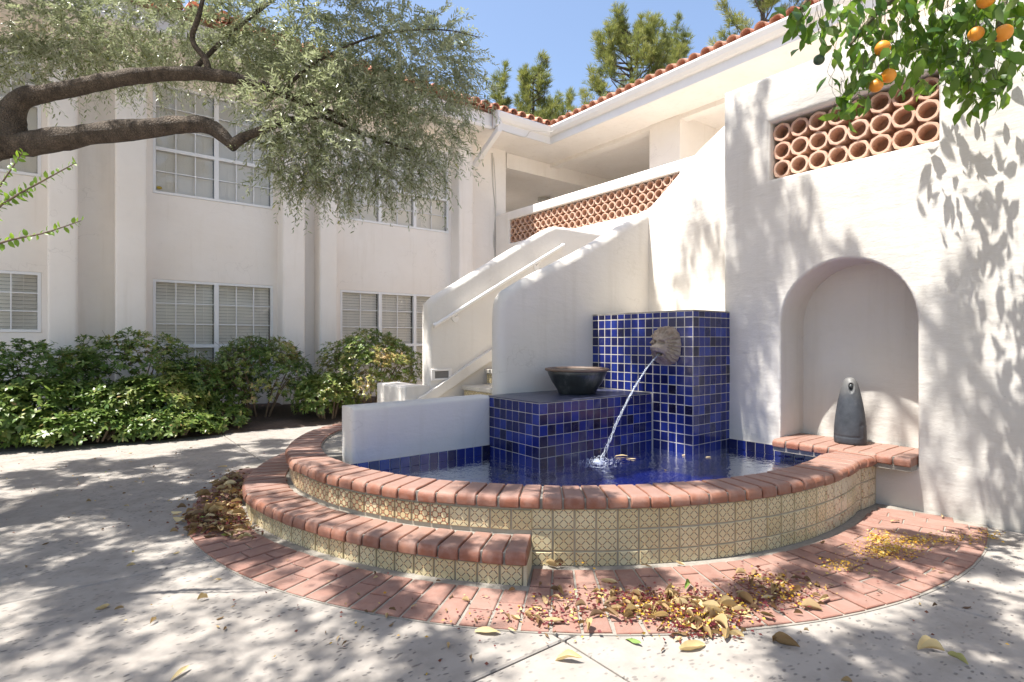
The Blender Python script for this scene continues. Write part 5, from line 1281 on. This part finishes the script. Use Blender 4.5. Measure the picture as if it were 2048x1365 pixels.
def clear(G_, rmin=None):
    P, s, t = G_; a = np.degrees(np.arctan2(P[:, 1]-CY, P[:, 0]-CX)) % 360; r = np.hypot(P[:, 0]-CX, P[:, 1]-CY)
    lim = np.array([r_step(x) if x < TH_END+.5 else r_cop(x)-.02 for x in a]); m = (r > lim+.01) & (P[:, 0] < 4.42); return P[m], s[m], t[m]
leftp = [(455, 1010, .30, 26, 26), (430, 1040, .30, 30, 16), (470, 975, .15, 14, 10), (440, 1060, .20, 36, 10), (486, 1030, .15, 16, 26)]
litter('leaf_pile', 'heap of dry brown leaves and dark petals swept against the step at the left', [clear(blob(leftp, 420, 0, .018, .056, .34)), clear(blob(leftp, 90, 0, .024, .08, .72))])
frontp = [(1150, 1215, .06, 60, 16), (1080, 1245, .05, 60, 10), (1340, 1215, .20, 60, 16), (1400, 1240, .25, 40, 16), (1290, 1225, .12, 30, 14), (1450, 1225, .12, 36, 14), (1560, 1200, .12, 40, 16), (1520, 1165, .05, 30, 10), (1240, 1195, .05, 30, 8), (1400, 1265, .07, 50, 10)]
litter('leaf_drift', 'scattered drift of curled tan leaves across the front of the brick paving', [clear(blob(frontp, 88, 0, .006, .074, .55, .24)), clear(blob(frontp, 190, 0, .004, .042, .45, .28))])
def petals(name, label, spots, n, hgt, size, t0, t1, extra=()):
    P, s, t = blob(spots, n, 0, hgt, size, .5); t = np.where(rng.random(len(P)) < t1, rng.uniform(.62, 1, len(P)), rng.uniform(0, .45, len(P)))
    P, s, t = clear((P, s, t)); V, F, T = scatter(KITE*np.array((1, 3.2, 3)), KITE_F, P, flat_frames(len(P), .7), s, t)
    return link(name, cloud(name, V, F, PETAL, T), None, label=label, cat='petals', kind='stuff')
petals('dark_petals', 'dark red dried petals mixed into the leaf heap at the left', leftp, 1700, .024, .020, 0, .08)
petals('fallen_petals', 'dark red and yellow petals mixed through the front leaf drift', frontp, 2300, .006, .018, 0, .20)
yel = [(1775, 1110, .40, 34, 9), (1760, 1085, .18, 18, 7), (1840, 1090, .22, 36, 6), (1680, 1140, .10, 24, 8), (1930, 1085, .08, 40, 6), (1980, 1075, .06, 16, 8), (1560, 1190, .08, 40, 14)]
petals('yellow_petals', 'heap of small yellow blossoms on the brick paving at the right', yel, 1150, .012, .015, 0, .93)
petals('corner_petals', 'little cluster of yellow petals and leaves in the corner beside the step end', [(1108, 1132, .5, 14, 5), (1160, 1132, .5, 26, 4)], 120, .01, .016, 0, .85)
litter('corner_leaves', 'few curled leaves lying along the foot of the patterned tiles', [clear(blob([(1112, 1134, .4, 12, 4), (1185, 1132, .3, 20, 3), (1290, 1137, .15, 20, 3), (1350, 1131, .15, 20, 3)], 26, 0, .01, .06, .75))])
wide = [(250, 1000, .25, 200, 60), (700, 1230, .15, 180, 50), (1100, 1240, .15, 250, 40), (1700, 1180, .2, 170, 60), (300, 930, .15, 180, 20), (900, 1190, .1, 200, 30)]
petals('stray_petals', 'stray dark red and yellow petals scattered thinly over the paving', wide, 260, .001, .014, 0, .3)
litter('leaf_bits', 'small broken leaf bits scattered thinly over the paving', [clear(blob(wide, 130, 0, .001, .03, .35, .3))])
# single leaves one can pick out
lone = empty
def single(px, py, size, tint, ang, lab, ci, group=None, z=None):
    q, f = CURLS[ci]; me = cloud('fallen_leaf', q, f, DRY, np.full(len(f), tint), smooth=True)
    p = onz(px, py); g_ = float(ground_z(np.array([p]))[0]); o = link('fallen_leaf', me, None, (p.x, p.y, (z if z is not None else g_)+.008), (rng.normal(0, .15), rng.normal(0, .15), ang), label=lab, cat='leaf', group=group); o.scale = (size*.78,)*3
    return o
for a in ((1137, 1324, .125, .88, -.9, 'large yellow tan leaf lying alone on the concrete at the bottom centre', 0), (1266, 1287, .095, 1.0, -1.5, 'fresh green leaf lying on the concrete below the leaf drift', 2),
          (1916, 1324, .085, .97, -1.9, 'curved olive green pod like leaf alone on the concrete at lower right', 4), (1572, 1291, .125, .33, -1.4, 'brown torn leaf lying on the concrete right of the leaf drift', 1),
          (1385, 1298, .15, .80, -.3, 'biggest curled tan leaf at the lower edge of the leaf drift', 3), (975, 1268, .13, .78, -.8, 'long curled tan leaf bridging the brick edge and the concrete', 5),
          (205, 1219, .075, .92, .5, 'pointed yellow green leaf on shaded concrete at the left', 6), (405, 1202, .06, .72, .3, 'small orange tan leaf on sunlit concrete at the left', 7),
          (360, 1352, .10, .86, .6, 'straw coloured leaf cut by the bottom edge of the view', 8), (435, 1163, .06, .7, .4, 'curled tan leaf on the concrete joint outside the brick ring', 2),
          (1430, 1235, .14, .75, -1.2, 'broad curled leaf standing up in the middle of the leaf drift', 1), (1320, 1205, .10, .6, .6, 'grey green curled leaf at the back of the leaf drift', 6), 
          (1885, 1040, .07, .78, 0.2, 'folded tan leaf on bright brick near the white wall', 0), (1790, 1049, .09, .62, -.4, 'long olive brown leaf on brick near the white wall', 5),
          (1862, 1305, .11, .9, -.9, 'thin pale twig like leaf on the concrete at lower right', 7),
          (262, 1135, .05, .85, .1, 'tiny pale leaf on the shaded concrete left of the brick ring', 4), (455, 1077, .09, 1.0, .2, 'green leaf lying on the front of the left leaf heap', 3), (490, 1082, .10, .95, -.3, 'olive green flat leaf in front of the left leaf heap', 0)):
    single(*a)
# leaves floating on the pool
for px, py, s_, an, lab, ci in ((1243, 914, .11, -.4, 'tan leaf floating on the water right of the splash', 0), (1262, 919, .08, -.7, 'smaller tan leaf floating beside the splash leaf', 2), (1367, 912, .06, .3, 'small yellow leaf floating at the foot of the pillar', 3),
                            (1417, 916, .06, -.2, 'pale leaf floating right of the pillar corner', 5), (1330, 942, .06, .9, 'brown leaf floating in the middle of the dark water', 6)):
    q, f = CURLS[ci]; me = cloud('floating_leaf', q*np.array((1, 1, .3)), f, DRY, np.full(len(f), .82), smooth=True); p = onz(px, py, ZW)
    o = link('floating_leaf', me, None, (p.x, p.y, ZW+.006), (0, 0, an), label=lab, cat='leaf'); o.scale = (s_,)*3
